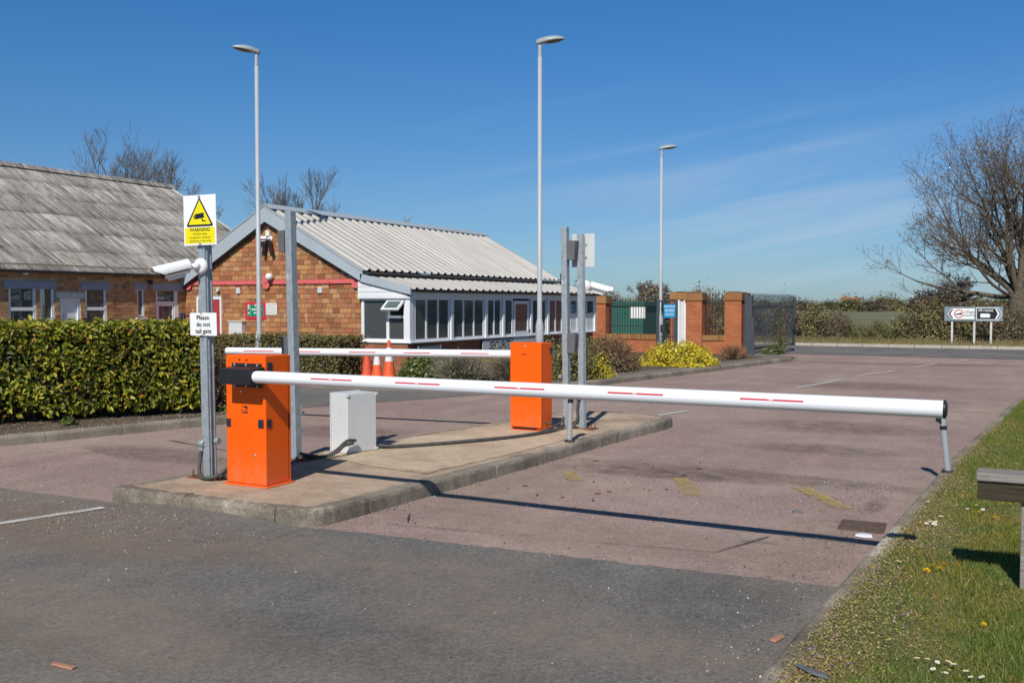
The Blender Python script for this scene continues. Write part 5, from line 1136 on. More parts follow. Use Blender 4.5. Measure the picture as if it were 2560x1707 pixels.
# steel gate leaf swung open along the road
gt = thing('steel_gate', 'tall grey palisade gate leaf standing open beside the road', 'gate', (-7.36, 28.75, .1))
MB().box(-7.50, -7.28, 28.62, 28.84, .1, 1.885).build('gate_post', 'gate_steel', gt, bevel=.006)
MB().box(-7.27, -7.20, 28.55, 28.62, .1, 1.25).build('slam_post', 'gate_steel', gt)
GA, GB = Vector((-7.36, 28.95)), Vector((-7.12, 33.75)); n = 50; me = None; gd_ = (GB-GA)
for i in range(n):
    p = GA+gd_*((i+.5)/n)
    if me is None:
        b = MB().add([(-.003, -.026, .20), (.004, -.014, .20), (.004, .014, .20), (-.003, .026, .20), (-.003, -.026, 1.80), (.004, -.014, 1.80), (.004, .014, 1.80), (-.003, .026, 1.80), (.0, 0, 1.87)], [(0, 1, 5, 4), (1, 2, 6, 5), (2, 3, 7, 6), (4, 5, 8), (5, 6, 8), (6, 7, 8), (7, 4, 8), (3, 0, 4, 7)])
        o = b.build('pale', 'gate_steel', gt, off=(0, 0, 0)); me = o.data
    else: o = bpy.data.objects.new('pale', me); col.objects.link(o); o.parent = gt
    o.location = (p.x-gt.location.x, p.y-gt.location.y, 0)
def gbar(z0, z1, dx, name):
    q = Vector((dx, 0)); return MB().add([(GA.x+dx, GA.y, z0), (GB.x+dx, GB.y, z0), (GB.x+dx+.05, GB.y, z0), (GA.x+dx+.05, GA.y, z0), (GA.x+dx, GA.y, z1), (GB.x+dx, GB.y, z1), (GB.x+dx+.05, GB.y, z1), (GA.x+dx+.05, GA.y, z1)],
        [(0, 3, 2, 1), (4, 5, 6, 7), (0, 1, 5, 4), (1, 2, 6, 5), (2, 3, 7, 6), (3, 0, 4, 7)]).build(name, 'gate_steel', gt)
gbar(.22, .29, -.065, 'bottom_rail'); gbar(1.50, 1.57, -.065, 'top_rail')
MB().box(GB.x-.07, GB.x+.03, GB.y, GB.y+.07, .2, 1.85).build('end_stile', 'gate_steel', gt); MB().box(GB.x-.02, GB.x+.06, GB.y-.2, GB.y-.02, .75, 1.15).build('lock_box', 'rail_black', gt)
sh = thing('storage_container', 'green painted storage container behind the long railing', 'container', (-12.6, 33, .1))
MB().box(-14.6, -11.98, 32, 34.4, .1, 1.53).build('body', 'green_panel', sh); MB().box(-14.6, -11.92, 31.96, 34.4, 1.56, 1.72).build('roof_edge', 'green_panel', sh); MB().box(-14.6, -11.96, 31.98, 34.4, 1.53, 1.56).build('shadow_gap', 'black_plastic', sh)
for i in range(8): MB().box(-13.9+i*.24, -13.87+i*.24, 31.985, 32, .12, 1.5).build('panel_rib', 'green_panel', sh)

# ------------------------------------------------------------------ ROAD SIGN beyond the main road
RS = thing('direction_sign', 'wide direction sign on three pale posts across the main road', 'road sign', (-1.85, 40.4, .1)); sy = 40.4
for x in (-2.59, -1.82, -1.25): MB().box(x-.035, x+.035, sy+.02, sy+.09, .0, 1.0).build('post', 'stone_white', RS)
MB().box(-2.86, -.86, sy-.01, sy+.015, .985, 1.53).build('backing', 'sign_grey', RS)
def poly(pts, mat, name, y): return MB().add([(x, y, z) for x, z in pts], [tuple(range(len(pts)))]).build(name, mat, RS)
poly([(-2.62, 1.03), (-1.80, 1.03), (-1.80, 1.49), (-2.62, 1.49), (-2.79, 1.26)], 'sign_black', 'left_border', sy-.013); poly([(-2.61, 1.05), (-1.815, 1.05), (-1.815, 1.47), (-2.61, 1.47), (-2.765, 1.26)], 'flower_white', 'left_panel', sy-.016)
poly([(-2.60, 1.08), (-2.55, 1.08), (-2.66, 1.26), (-2.55, 1.44), (-2.60, 1.44), (-2.72, 1.26)][::-1][::-1], 'sign_black', 'chevron', sy-.019)
def disc(cx, cz, r_, mat, y, name): return MB().add([(cx+r_*math.cos(2*math.pi*i/24), y, cz+r_*math.sin(2*math.pi*i/24)) for i in range(24)], [tuple(range(24))]).build(name, mat, RS)
disc(-2.36, 1.26, .165, 'sign_red', sy-.019, 'red_ring'); disc(-2.36, 1.26, .13, 'flower_white', sy-.021, 'ring_centre'); poly([(-2.46, 1.22), (-2.26, 1.22), (-2.26, 1.30), (-2.33, 1.30), (-2.34, 1.27), (-2.46, 1.27)], 'sign_black', 'truck_symbol', sy-.023)
text('lettering', 'village\ncentre', .15, 'sign_black', RS, (-2.0, sy-.019, 1.27), space=.85)
poly([(-1.755, 1.03), (-1.01, 1.03), (-.89, 1.26), (-1.01, 1.49), (-1.755, 1.49)], 'flower_white', 'right_border', sy-.013); poly([(-1.735, 1.055), (-1.02, 1.055), (-.92, 1.26), (-1.02, 1.465), (-1.735, 1.465)], 'sign_black', 'right_panel', sy-.016)
poly([(-1.12, 1.07), (-1.06, 1.07), (-.96, 1.26), (-1.06, 1.45), (-1.12, 1.45), (-1.03, 1.26)], 'flower_white', 'chevron', sy-.019)
text('lettering', 'All routes', .125, 'flower_white', RS, (-1.44, sy-.019, 1.39), bold=.002); poly([(-1.62, 1.12), (-1.30, 1.12), (-1.28, 1.22), (-1.33, 1.27), (-1.62, 1.27)], 'flower_white', 'lorry_symbol', sy-.019)

# ------------------------------------------------------------------ TIMBER RAIL on the verge, drain, litter
bn = thing('timber_rail', 'weathered timber rail on a short post at the right edge', 'rail', (.4, 5.8, .085))
MB().box(-.235, 1.5, 5.70, 5.90, .655, .70).build('top_board', 'timber', bn, bevel=.008)
MB().box(-.228, 1.5, 5.715, 5.88, .555, .654).build('lower_beam', 'timber_dark', bn, bevel=.004)
MB().box(-.018, .085, 5.745, 5.855, .0, .554).build('post', 'timber', bn, bevel=.004); MB().box(1.2, 1.3, 5.745, 5.855, .0, .554).build('post', 'timber', bn, bevel=.004)
dg = thing('drain_grate', 'rusty drain grate set in the road against the verge kerb', 'drain', (-1.03, 7.24, .004), R_(3))
MB().box(-.155, .155, -.155, -.13, -.0, .010).box(-.155, .155, .13, .155, 0, .010).box(-.155, -.13, -.13, .13, 0, .010).box(.13, .155, -.13, .13, 0, .010).box(-.008, .008, -.13, .13, 0, .0085).build('frame', 'grate_rust', dg, off=(0, 0, 0))
for i in range(8): MB().box(-.13, .13, -.122+i*.0325, -.106+i*.0325, 0, .009).build('bar', 'grate_rust', dg, off=(0, 0, 0))
MB().box(-.13, .13, -.13, .13, -.004, .0015).build('pit', 'black_plastic', dg, off=(0, 0, 0))
def lump(name, label, cat, mat, loc, s, rz, seed):
    r = random.Random(seed); b = MB(); n = 9; top = []; bot = []
    for i in range(n):
        a = 2*math.pi*i/n; q = 1+r.uniform(-.22, .22); x, y = s[0]*q*math.cos(a), s[1]*q*math.sin(a); bot.append((x, y, 0)); top.append((x*.85, y*.85, s[2]*r.uniform(.75, 1.1)))
    b.add(bot+top, [tuple(range(n, 2*n))]+[(i, (i+1) % n, n+(i+1) % n, n+i) for i in range(n)]); o = b.build(name, mat, off=(0, 0, 0)); o.location = loc; o.rotation_euler = (r.uniform(-.1, .1), r.uniform(-.1, .1), rz); return tag(o, label, cat)
def chunk(label, loc, s, rz):
    o = MB().box(-s[0], s[0], -s[1], s[1], 0, s[2]).build('brick_fragment', 'brick_bit', off=(0, 0, 0), bevel=.006); o.location = loc; o.rotation_euler = (0, .05, rz); return tag(o, label, 'brick')
chunk('pinkish flat brick fragment lying on the verge kerb at lower right', (-1.03, 4.58, .005), (.018, .05, .014), R_(-14))
chunk('brown brick fragment lying on the asphalt at lower left', (-3.72, 2.74, .004), (.06, .016, .014), R_(8))
lump('plastic_scrap', 'crumpled white plastic lying on the road by the kerb', 'litter', 'litter_white', (-.97, 6.93, .005), (.06, .03, .02), R_(20), 3)
lump('plastic_scrap', 'blue-grey flat scrap lying in the grass at lower right', 'litter', 'litter_slate', (-.75, 3.99, .10), (.075, .018, .010), R_(-25), 5)
lump('dead_leaf', 'dark scrap lying on the road beside the yellow mark', 'litter', 'litter_slate', (-1.55, 7.52, .004), (.05, .024, .012), R_(10), 7)
for i in range(16):
    lump('dead_leaf', 'small curled brown leaf on the road beside the island', 'leaf', 'rust' if i % 3 else 'timber_dark', (r.uniform(-4.15, -2.6), r.uniform(6.9, 9.6), .004), (r.uniform(.012, .035), .010, .006), r.uniform(0, 3), 20+i)['group'] = 'dead leaves near the island kerb'

# ------------------------------------------------------------------ VEGETATION
rng = np.random.default_rng(17)
def unit(v): return v/np.maximum(np.linalg.norm(v, axis=-1, keepdims=True), 1e-9)
LEAF6 = np.array([(0, 0, 0), (.28, .42, .10), (.68, .40, .10), (1.0, 0, -.06), (.68, -.40, .10), (.28, -.42, .10)]); F6 = np.array([(0, 5, 4, 3), (0, 3, 2, 1)])
LEAF4 = np.array([(0, 0, 0), (.5, .5, .08), (1, 0, -.04), (.5, -.5, .08)]); F4 = np.array([(0, 3, 2, 1)])
def frames(nrm, rg_, droop=.0, jitter=.6):
    """axes: leaf lies roughly facing nrm with jitter"""
    n = unit(nrm+rg_.normal(0, jitter, nrm.shape)); t_ = unit(np.cross(n, rg_.normal(0, 1, nrm.shape))+np.array([0, 0, -droop])); t_ = unit(t_-n*np.sum(t_*n, -1, keepdims=True)); s_ = np.cross(n, t_); return t_, s_, n
def leaves(name, C, T, Sd, Nn, L, W, mat, parent, six=False, kind=None):
    B = LEAF6 if six else LEAF4; Fb = F6 if six else F4
    V = C[:, None]+T[:, None]*(B[None, :, 0:1]*L[:, None, None])+Sd[:, None]*(B[None, :, 1:2]*W[:, None, None])+Nn[:, None]*(B[None, :, 2:3]*L[:, None, None])
    F = (Fb[None]+(np.arange(len(C))*len(B))[:, None, None]).reshape(-1, 4)
    return npmesh(name, V.reshape(-1, 3), F, mat, parent, kind)
def sticks(name, A, B, r0, r1, mat, parent, kind=None):
    """3-sided tapered sticks from A to B"""
    d = unit(B-A); u = unit(np.cross(d, np.array([.31, .77, .55]))); v = np.cross(d, u); V = []
    for k in range(3):
        a = 2*math.pi*k/3; q = u*math.cos(a)+v*math.sin(a); V.append(A+q*np.reshape(r0, (-1, 1)))
    for k in range(3):
        a = 2*math.pi*k/3; q = u*math.cos(a)+v*math.sin(a); V.append(B+q*np.reshape(r1, (-1, 1)))
    V = np.stack(V, 1).reshape(-1, 3); F0 = np.array([(0, 1, 4, 3), (1, 2, 5, 4), (2, 0, 3, 5)])
    F = (F0[None]+(np.arange(len(A))*6)[:, None, None]).reshape(-1, 4); return npmesh(name, V, F, mat, parent, kind)
# --- laurel hedge
hg = thing('laurel_hedge', 'clipped glossy laurel hedge beside the left kerb', 'hedge', (-11.6, 7.4, .1))
A = np.array([-12.55, 5.2, 0]); B = np.array([-9.93, 9.55, 0]); LH = np.linalg.norm(B-A); th = (B-A)/LH; dh = np.array([-th[1], th[0], 0])
def hp(s, d, z): return A+th*np.reshape(s, (-1, 1))+dh*np.reshape(d, (-1, 1))+np.array([0, 0, 1])*np.reshape(z, (-1, 1))
n = 10500; s_ = rng.uniform(0, LH, n); z = .20+1.14*rng.uniform(0, 1, n)**.85; d = np.abs(rng.normal(0, .13, n))-.03+.22*np.clip(.5-z, 0, 1)+.05*np.sin(s_*5+z*4)*np.sin(s_*2.3)
C1 = hp(s_, d, z); N1 = np.tile(-dh+np.array([0, 0, .35]), (n, 1))
n2 = 5200; s2 = rng.uniform(0, LH, n2); d2 = rng.uniform(0, 1.25, n2); z2 = 1.33+rng.normal(0, .028, n2)-.05*(d2 < .08); C2 = hp(s2, d2, z2); N2 = np.tile(np.array([0, 0, 1.])-dh*.2, (n2, 1))
n3 = 2800; z3 = .2+1.13*rng.uniform(0, 1, n3); d3 = rng.uniform(0, 1.25, n3); s3 = LH-np.abs(rng.normal(0, .07, n3))+.02-.2*np.clip(.45-z3, 0, 1); C3 = hp(s3, d3, z3); N3 = np.tile(th+np.array([0, 0, .3]), (n3, 1))
C = np.concatenate([C1, C2, C3]); NN = np.concatenate([N1, N2, N3]); g_ = np.sin(C[:, 0]*3.3+C[:, 2]*4.1)*np.sin(C[:, 2]*5.7+C[:, 1]*3.9+C[:, 0]); kp = ~((g_ > .42) & (rng.uniform(0, 1, len(C)) < .6) & (C[:, 2] < 1.26)); C, NN = C[kp], NN[kp]; T, Sd, Nv = frames(NN, rng, .5, .62); L_ = rng.uniform(.042, .10, len(C)); W_ = L_*rng.uniform(.42, .55, len(C))
score = np.linalg.norm(C-np.array([-9, 7.6, 1.0]), axis=1)+(C[:, 2] < .4)*3+rng.uniform(0, 1.6, len(C)); vis = (C[:, 0]/C[:, 1] > -1.5); score = score+(~vis)*9; order = np.argsort(score); big = order[:300]; rest = order[300:]
leaves('foliage', C[rest], T[rest], Sd[rest], Nv[rest], L_[rest], W_[rest], 'laurel_leaf', hg, True, 'stuff')
lm = bpy.data.meshes.new('leaf'); lm.from_pydata([tuple(v) for v in LEAF6], [], [tuple(f) for f in F6]); lm.materials.append(MATS['laurel_leaf'])
for i in big:
    o = bpy.data.objects.new('leaf', lm); col.objects.link(o); o.parent = hg
    M = Matrix(((T[i][0]*L_[i], Sd[i][0]*W_[i], Nv[i][0]*L_[i], C[i][0]-hg.location.x), (T[i][1]*L_[i], Sd[i][1]*W_[i], Nv[i][1]*L_[i], C[i][1]-hg.location.y), (T[i][2]*L_[i], Sd[i][2]*W_[i], Nv[i][2]*L_[i], C[i][2]-hg.location.z), (0, 0, 0, 1)))
    o.matrix_basis = M
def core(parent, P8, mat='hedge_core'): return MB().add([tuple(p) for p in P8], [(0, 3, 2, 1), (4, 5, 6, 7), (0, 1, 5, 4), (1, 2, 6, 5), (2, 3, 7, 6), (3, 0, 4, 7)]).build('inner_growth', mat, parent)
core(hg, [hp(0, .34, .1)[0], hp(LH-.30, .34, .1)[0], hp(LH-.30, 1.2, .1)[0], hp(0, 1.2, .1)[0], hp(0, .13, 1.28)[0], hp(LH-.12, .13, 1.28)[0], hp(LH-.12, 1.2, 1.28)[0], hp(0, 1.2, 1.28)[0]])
k = 1100; sa = rng.uniform(0, LH, k); za = rng.uniform(.1, 1.0, k); Aa = hp(sa, rng.uniform(.25, .5, k), za); Bb = hp(sa+rng.normal(0, .15, k), rng.uniform(-.03, .2, k), za+rng.uniform(.15, .42, k)); sticks('stems', Aa, Bb, np.full(k, .005), np.full(k, .002), 'twig', hg, 'stuff')
# --- generic bush: leaf shell over an ellipsoid or box plus stems
def bush(name, label, cat, loc, size, nleaf, leaf, mat, seed, boxy=False, stems=120, stem_mat='twig', jitter=.8, shell=.28, group=None, dark=True, rough=.12, stem_r=.006, core_mat='hedge_core'):
    r = np.random.default_rng(seed); t_ = thing(name, label, cat, loc, group=group); sx, sy, sz = size
    if boxy:
        f = r.choice(5, nleaf, p=[.34, .10, .10, .34, .12]); u = r.uniform(-1, 1, (nleaf, 3)); u[:, 2] = r.uniform(0, 1, nleaf)
        Nn = np.zeros((nleaf, 3))
        for k_, (ax_, v_) in enumerate(((1, -1), (0, 1), (0, -1), (2, 1), (1, 1))):
            m_ = f == k_; u[m_, ax_] = v_; Nn[m_, ax_] = v_
        dep = np.abs(r.normal(0, shell, nleaf))*.35; P = u-Nn*np.reshape(dep, (-1, 1))
        P = P*np.array([sx, sy, sz]); ph = np.sin(P[:, 0]*3.1)*np.sin(P[:, 0]*1.3+1); P[:, 2] += ph*rough*.4*(P[:, 2] > sz*.6)
    else:
        v = unit(r.normal(0, 1, (nleaf, 3))); v[:, 2] = np.abs(v[:, 2])*1.15-.15; v = unit(v)
        a = np.arctan2(v[:, 1], v[:, 0]); wob = 1+rough*(np.sin(a*3+seed)+np.sin(a*5+v[:, 2]*6+seed*2)*.7+np.sin(a*2.0+v[:, 2]*9)*.6); rad = (1-np.abs(r.normal(0, shell, nleaf)))*wob
        P = v*rad[:, None]*np.array([sx, sy, sz]); P[:, 2] = np.maximum(P[:, 2]+.0, .0+r.uniform(0, .12, nleaf)*sz); Nn = v.copy()
    Nn = Nn+np.array([0, 0, .35]); T, Sd, Nv = frames(Nn, r, .1, jitter); L = r.uniform(.7, 1.3, nleaf)*leaf
    leaves('foliage', P+np.array(loc), T, Sd, Nv, L, L*.55, mat, t_, False)
    if stems:
        e = unit(r.normal(0, 1, (stems, 3))); e[:, 2] = np.abs(e[:, 2])+.25; e = unit(e); 
        if boxy: Bq = np.stack([r.uniform(-sx, sx, stems), r.uniform(-sy, sy, stems), r.uniform(.5, 1.06, stems)*sz], 1); Aq = Bq*np.array([.97, .8, 0])
        else: Bq = e*np.array([sx, sy, sz])*r.uniform(.8, 1.12, (stems, 1)); Aq = Bq*np.array([.22, .22, 0])
        sticks('stems', Aq+np.array(loc), Bq+np.array(loc), np.full(stems, stem_r), np.full(stems, stem_r*.4), stem_mat, t_)
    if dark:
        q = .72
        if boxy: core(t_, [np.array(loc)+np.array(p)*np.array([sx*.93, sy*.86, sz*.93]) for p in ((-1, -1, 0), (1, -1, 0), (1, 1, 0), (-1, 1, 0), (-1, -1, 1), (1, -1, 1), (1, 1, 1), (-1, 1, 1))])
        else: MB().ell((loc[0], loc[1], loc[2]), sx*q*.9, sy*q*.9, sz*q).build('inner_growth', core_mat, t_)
    return t_
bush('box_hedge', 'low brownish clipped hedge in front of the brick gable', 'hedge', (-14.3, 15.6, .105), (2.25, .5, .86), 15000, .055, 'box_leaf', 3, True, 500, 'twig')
bush('twiggy_shrub', 'dark twiggy shrub at the end of the laurel hedge', 'shrub', (-10.35, 10.15, .105), (.62, .55, .85), 1500, .04, 'brown_leaf', 4, False, 500, 'red_twig', shell=.4, dark=False, stem_r=.004)
bush('grass_tuft', 'small leafy weed at the foot of the laurel hedge', 'plant', (-10.47, 7.85, .105), (.10, .10, .12), 160, .05, 'green_leaf', 5, False, 10, dark=False)
bush('grass_tuft', 'bright green grass tuft near the end of the hedge bed', 'plant', (-9.85, 9.95, .105), (.25, .10, .07), 240, .05, 'green_leaf', 6, False, 0, dark=False)
bush('evergreen_shrub', 'small glossy green shrub right of the traffic cones', 'shrub', (-10.55, 16.0, .105), (.72, .5, .52), 3200, .065, 'green_leaf', 7, False, 120)
bush('lavender_shrub', 'grey woody lavender-like shrub left of the far orange cabinet', 'shrub', (-9.75, 16.0, .105), (.85, .5, .56), 900, .05, 'olive_leaf', 8, False, 1500, 'grey_stem', shell=.4, stem_r=.005)
bush('lavender_shrub', 'brown wiry shrub directly behind the left edge of far cabinet', 'shrub', (-8.85, 16.25, .105), (.55, .5, .60), 900, .045, 'brown_leaf', 9, False, 900, 'grey_stem', shell=.4, stem_r=.005)
bush('euonymus_shrub', 'low strip of yellow shrub below the SECURITY sign', 'shrub', (-10.3, 18.6, .105), (.75, .5, .52), 1700, .05, 'yellow_leaf', 10, False, 60)
bush('rose_shrub', 'sparse leafy shrub in front of the bay door', 'shrub', (-10.3, 20.6, .105), (.7, .5, .82), 700, .07, 'olive_leaf', 11, False, 90, 'twig', shell=.5, dark=False)
bush('evergreen_shrub', 'dense olive shrub right of the far cabinet behind the posts', 'shrub', (-8.1, 17.6, .105), (.55, .6, .90), 3600, .05, 'olive_leaf', 12, False, 200)
bush('euonymus_shrub', 'small yellow shrub seen between the two far posts', 'shrub', (-7.9, 18.2, .105), (.42, .42, .50), 1900, .05, 'yellow_leaf', 13, False, 40)
bush('berberis_hedge', 'reddish brown clipped bush left of the big yellow bush', 'shrub', (-8.35, 20.2, .105), (.62, 1.0, .78), 6500, .045, 'brown_leaf', 14, False, 500, 'red_twig', rough=.06)
bush('evergreen_shrub', 'low olive bush behind the brown clipped bush', 'shrub', (-9.1, 21.2, .105), (1.0, .6, .74), 4200, .05, 'olive_leaf', 15, False, 200)
bush('euonymus_shrub', 'large bright yellow spreading bush before the gate piers', 'shrub', (-7.62, 23.0, .105), (.95, 1.1, .58), 8200, .055, 'yellow_leaf', 16, False, 60, rough=.09)
bush('bare_shrub', 'reddish leafless plants at the foot of the right pier', 'shrub', (-7.2, 26.3, .105), (.42, .9, .42), 350, .04, 'brown_leaf', 17, False, 400, 'red_twig', dark=False, shell=.4)
bush('evergreen_shrub', 'dark shrub at the foot of the open gate', 'shrub', (-6.95, 29.9, .105), (.30, .9, .32), 900, .05, 'green_leaf', 18, False, 60)
bush('climbing_shrub', 'thin leafy sapling growing through the open gate', 'shrub', (-7.05, 31.6, .05), (.30, .35, 1.95), 380, .06, 'green_leaf', 19, False, 50, 'twig', shell=.45, dark=False)
bush('bare_shrub', 'tangled brown shrub topping the mossy pier', 'shrub', (-10.0, 32.6, .0), (.7, .6, 2.2), 900, .07, 'brown_leaf', 20, False, 500, 'red_twig', shell=.35, dark=False)

# --- bare trees
def branch_tree(name, label, loc, height, seed, limbs, mat='bark', twigmat='twig', lev=(6, 6, 5), r0=.22, buds=0, spread=.85, group=None, trunk_h=.3, bud_size=.09, twig_r=.012):
    r = random.Random(seed); t_ = thing(name, label, 'tree', loc, group=group); TR = MB(); A_, B_, RA, RB_ = [], [], [], []; tips = []
    def perp(d): 
        v = Vector((r.gauss(0, 1), r.gauss(0, 1), r.gauss(0, 1))); v = v-d*v.dot(d); return v.normalized()
    def grow(p, d, ln, rad, level, bendup):
        pts = [p]; n_ = 5 if level < 2 else 3; q = p.copy(); dd = d.copy()
        for i in range(n_):
            dd = (dd+perp(dd)*.16+Vector((0, 0, bendup))*.5).normalized(); q = q+dd*ln/n_; pts.append(q.copy())
        rads = [rad*(1-.72*i/n_) for i in range(n_+1)]
        if level <= 1: TR.tube(pts, rads, 7 if level == 0 else 5, cap=False)
        else:
            for i in range(n_): A_.append(tuple(pts[i])); B_.append(tuple(pts[i+1])); RA.append(max(rads[i], twig_r*.6)); RB_.append(max(rads[i+1], twig_r*.35))
        if level-1 < len(lev) and level >= 1:
            for i in range(lev[level-1]):
                u = r.uniform(.25, 1.0); k_ = min(int(u*n_), n_-1); pos = pts[k_].lerp(pts[k_+1], u*n_-k_); bd = (pts[k_+1]-pts[k_]).normalized()
                nd = (bd*r.uniform(.55, .9)+perp(bd)*r.uniform(.5, .9)*spread+Vector((0, 0, .12))).normalized()
                grow(pos, nd, ln*r.uniform(.38, .58), rads[k_]*.55, level+1, bendup*.8)
            grow(pts[-1], dd, ln*.45, rads[-1]*.9, level+1, bendup)
        elif level >= 1: tips.append((pts[-1], pts[-2]))
    L0 = Vector(loc); th_ = trunk_h*height
    TR.tube([L0, L0+Vector((.03, 0, th_*.5)), L0+Vector((0, .02, th_))], [r0*1.25, r0, r0*.92], 9, cap=False)
    for (dz, dx, dy, ln, rad, up) in limbs: 
        grow(L0+Vector((0, 0, th_*dz)), Vector((dx, dy, max(.0, 1-abs(dx)-abs(dy)*.5))).normalized(), ln, rad, 1, up)
    TR.build('trunk', mat, t_, smooth=True)
    cr = sticks('crown', np.array(A_), np.array(B_), np.array(RA), np.array(RB_), twigmat, t_)
    if buds:
        rr = np.random.default_rng(seed); P = np.array([tuple(p) for p, _ in tips]+[tuple(p.lerp(q, .5)) for p, q in tips]); P = np.repeat(P, buds, 0)+rr.normal(0, .035, (len(P)*buds, 3)); T, Sd, Nv = frames(rr.normal(0, 1, P.shape), rr); L = rr.uniform(.6, 1.3, len(P))*bud_size
        leaves('buds', P, T, Sd, Nv, L, L*.5, 'bud', t_)
    return t_
R2 = random.Random(8)
def lim(n, ln, rad, spr=.5, z0=.6, up=.18): return [(R2.uniform(z0, 1.0), spr*math.cos(a), spr*math.sin(a), ln*R2.uniform(.75, 1.15), rad*R2.uniform(.7, 1.1), up) for a in [2*math.pi*i/n+R2.uniform(-.4, .4) for i in range(n)]]
branch_tree('roadside_tree', 'large budding tree at the right edge with a low sweeping bough', (-.42, 44.2, .0), 10.2, 21,
    [(.95, -.95, -.05, 3.9, .12, .09), (.95, -.60, .1, 4.6, .12, .20), (1.0, -.38, .0, 4.5, .13, .22), (1.0, .12, .1, 4.1, .15, .25), (1.0, .02, -.05, 4.4, .19, .28), (1.0, -.18, -.2, 4.2, .13, .24), (.95, .55, .0, 4.0, .12, .15), (.9, -.50, -.3, 3.2, .09, .12), (.95, .25, .45, 4.0, .10, .16), (1.0, -.50, .35, 4.5, .10, .22), (1.0, -.05, .3, 4.0, .10, .22), (1.0, -.28, -.3, 4.4, .09, .2)], lev=(8, 7, 5), r0=.36, buds=1, trunk_h=.2, spread=.95, bud_size=.075, twig_r=.010)
branch_tree('bare_tree', 'tall bare tree showing above the middle of the old roof', (-43.5, 36, 0), 11, 31, lim(9, 3.5, .10, .32), lev=(7, 6, 4), r0=.26, trunk_h=.60, spread=.7, group='bare trees behind the buildings', twig_r=.012)
branch_tree('bare_tree', 'bare tree showing right of the tall one above the old roof', (-40.9, 36, 0), 10.2, 32, lim(7, 2.8, .09, .36), lev=(6, 6, 4), r0=.22, trunk_h=.62, spread=.75, group='bare trees behind the buildings', twig_r=.012)
branch_tree('bare_tree', 'faint low bare tree left of the tall one above the old roof', (-46.3, 36.5, 0), 9.6, 33, lim(6, 1.7, .07, .42), lev=(6, 6, 3), r0=.18, trunk_h=.66, group='bare trees behind the buildings', twig_r=.012)
branch_tree('bare_tree', 'small bare tree just left of the warning sign', (-41.2, 40, 0), 9.2, 34, lim(5, 1.6, .06, .32), lev=(5, 5, 3), r0=.16, trunk_h=.66, group='bare trees behind the buildings', twig_r=.012)
branch_tree('bare_tree', 'round-headed bare tree behind the security office ridge', (-29.2, 34, 0), 7.4, 35, lim(12, 2.15, .06, .50, .85, .12), lev=(7, 6, 4), r0=.20, trunk_h=.62, spread=.6, group='bare trees behind the buildings', twig_r=.010)
branch_tree('bare_tree', 'reddish bare treetop right of the round tree over the ridge', (-28.6, 40, 0), 6.6, 36, lim(9, 1.15, .05, .5), lev=(6, 5, 3), r0=.15, trunk_h=.66, twigmat='red_twig', group='bare trees behind the buildings', twig_r=.011)

# --- hedgerow beyond the main road: prototypes copied along the verge
pa = bush('hedgerow_bush', 'x', 'bush', (0, 0, 0), (1.5, .9, 1.75), 5200, .11, 'scrub_leaf', 41, False, 380, 'twig_pale', shell=.35, rough=.16, stem_r=.010, core_mat='scrub_core')
pb = bush('hedgerow_bush', 'x', 'bush', (0, 0, 0), (1.4, .9, 1.6), 4200, .10, 'scrub_brown', 42, False, 900, 'twig_pale', shell=.4, rough=.18, stem_r=.010, core_mat='scrub_core')
pc = bush('hedgerow_bush', 'x', 'bush', (0, 0, 0), (1.3, .8, 1.5), 4200, .105, 'olive_leaf', 43, False, 200, 'twig', shell=.3, rough=.16, stem_r=.010, core_mat='scrub_core')
HB = [(-21.5, pb, 1.35), (-19.2, pa, 1.3), (-17.4, pb, 1.3), (-15.3, pb, 1.35), (-13.2, pa, 1.25), (-11.0, pb, 1.1), (-9.3, pb, 1.0), (-8.2, pa, .9), (-7.2, pb, .78), (-6.5, pc, .55), (-5.6, pa, .5), (-4.7, pc, .72), (-3.5, pa, 1.0), (-2.7, pb, 1.0), (-1.8, pa, .98), (-1.0, pb, .95), (-.1, pc, .9), (.9, pa, 1.1), (2.2, pb, 1.1), (4.0, pa, 1.2)]
used = set()
seen_ = {}
kinds = {id(pa): 'olive', id(pb): 'brown twiggy', id(pc): 'dark green'}
for i, (x, p, s_) in enumerate(HB):
    y = 42.6+(x+5)*.02+R2.uniform(-.5, .5)
    where = 'behind the green container' if x < -12.5 else 'just behind the open gate' if x < -8.5 else 'right of the open gate' if x < -5.0 else 'left of the direction sign' if x < -3.0 else 'behind the direction sign' if x < -.7 else 'beside the large tree'
    lb = '%s hedgerow bush across the road, %s' % (kinds[id(p)], where); seen_[lb] = seen_.get(lb, 0)+1
    if seen_[lb] > 1: lb += (', right of its twin' if seen_[lb] == 2 else ', rightmost')
    if id(p) not in used: o = p; used.add(id(p)); o.location = (x, y, .03); o.rotation_euler = (0, 0, R2.uniform(0, 6)); o.scale = (s_,)*3; o['label'] = lb
    else: o = dup(p, (x, y, .03), R2.uniform(0, 6), s_, lb)
    o['group'] = 'hedgerow bushes beyond the main road'
# willow-like pale green tree tops in the hedgerow
branch_tree('hedgerow_tree', 'young tree with drooping olive branches left of the direction sign', (-3.6, 45.5, 0), 3.2, 51, lim(9, 1.1, .05, .6, .5, .03), lev=(6, 5, 3), r0=.10, trunk_h=.45, twigmat='twig_pale', buds=2, bud_size=.09)
branch_tree('hedgerow_tree', 'young bare tree behind the long railing', (-16.6, 46, 0), 3.6, 52, lim(8, .9, .04, .5, .5, .1), lev=(6, 5, 3), r0=.10, trunk_h=.45, twigmat='twig_pale', buds=1, bud_size=.09)
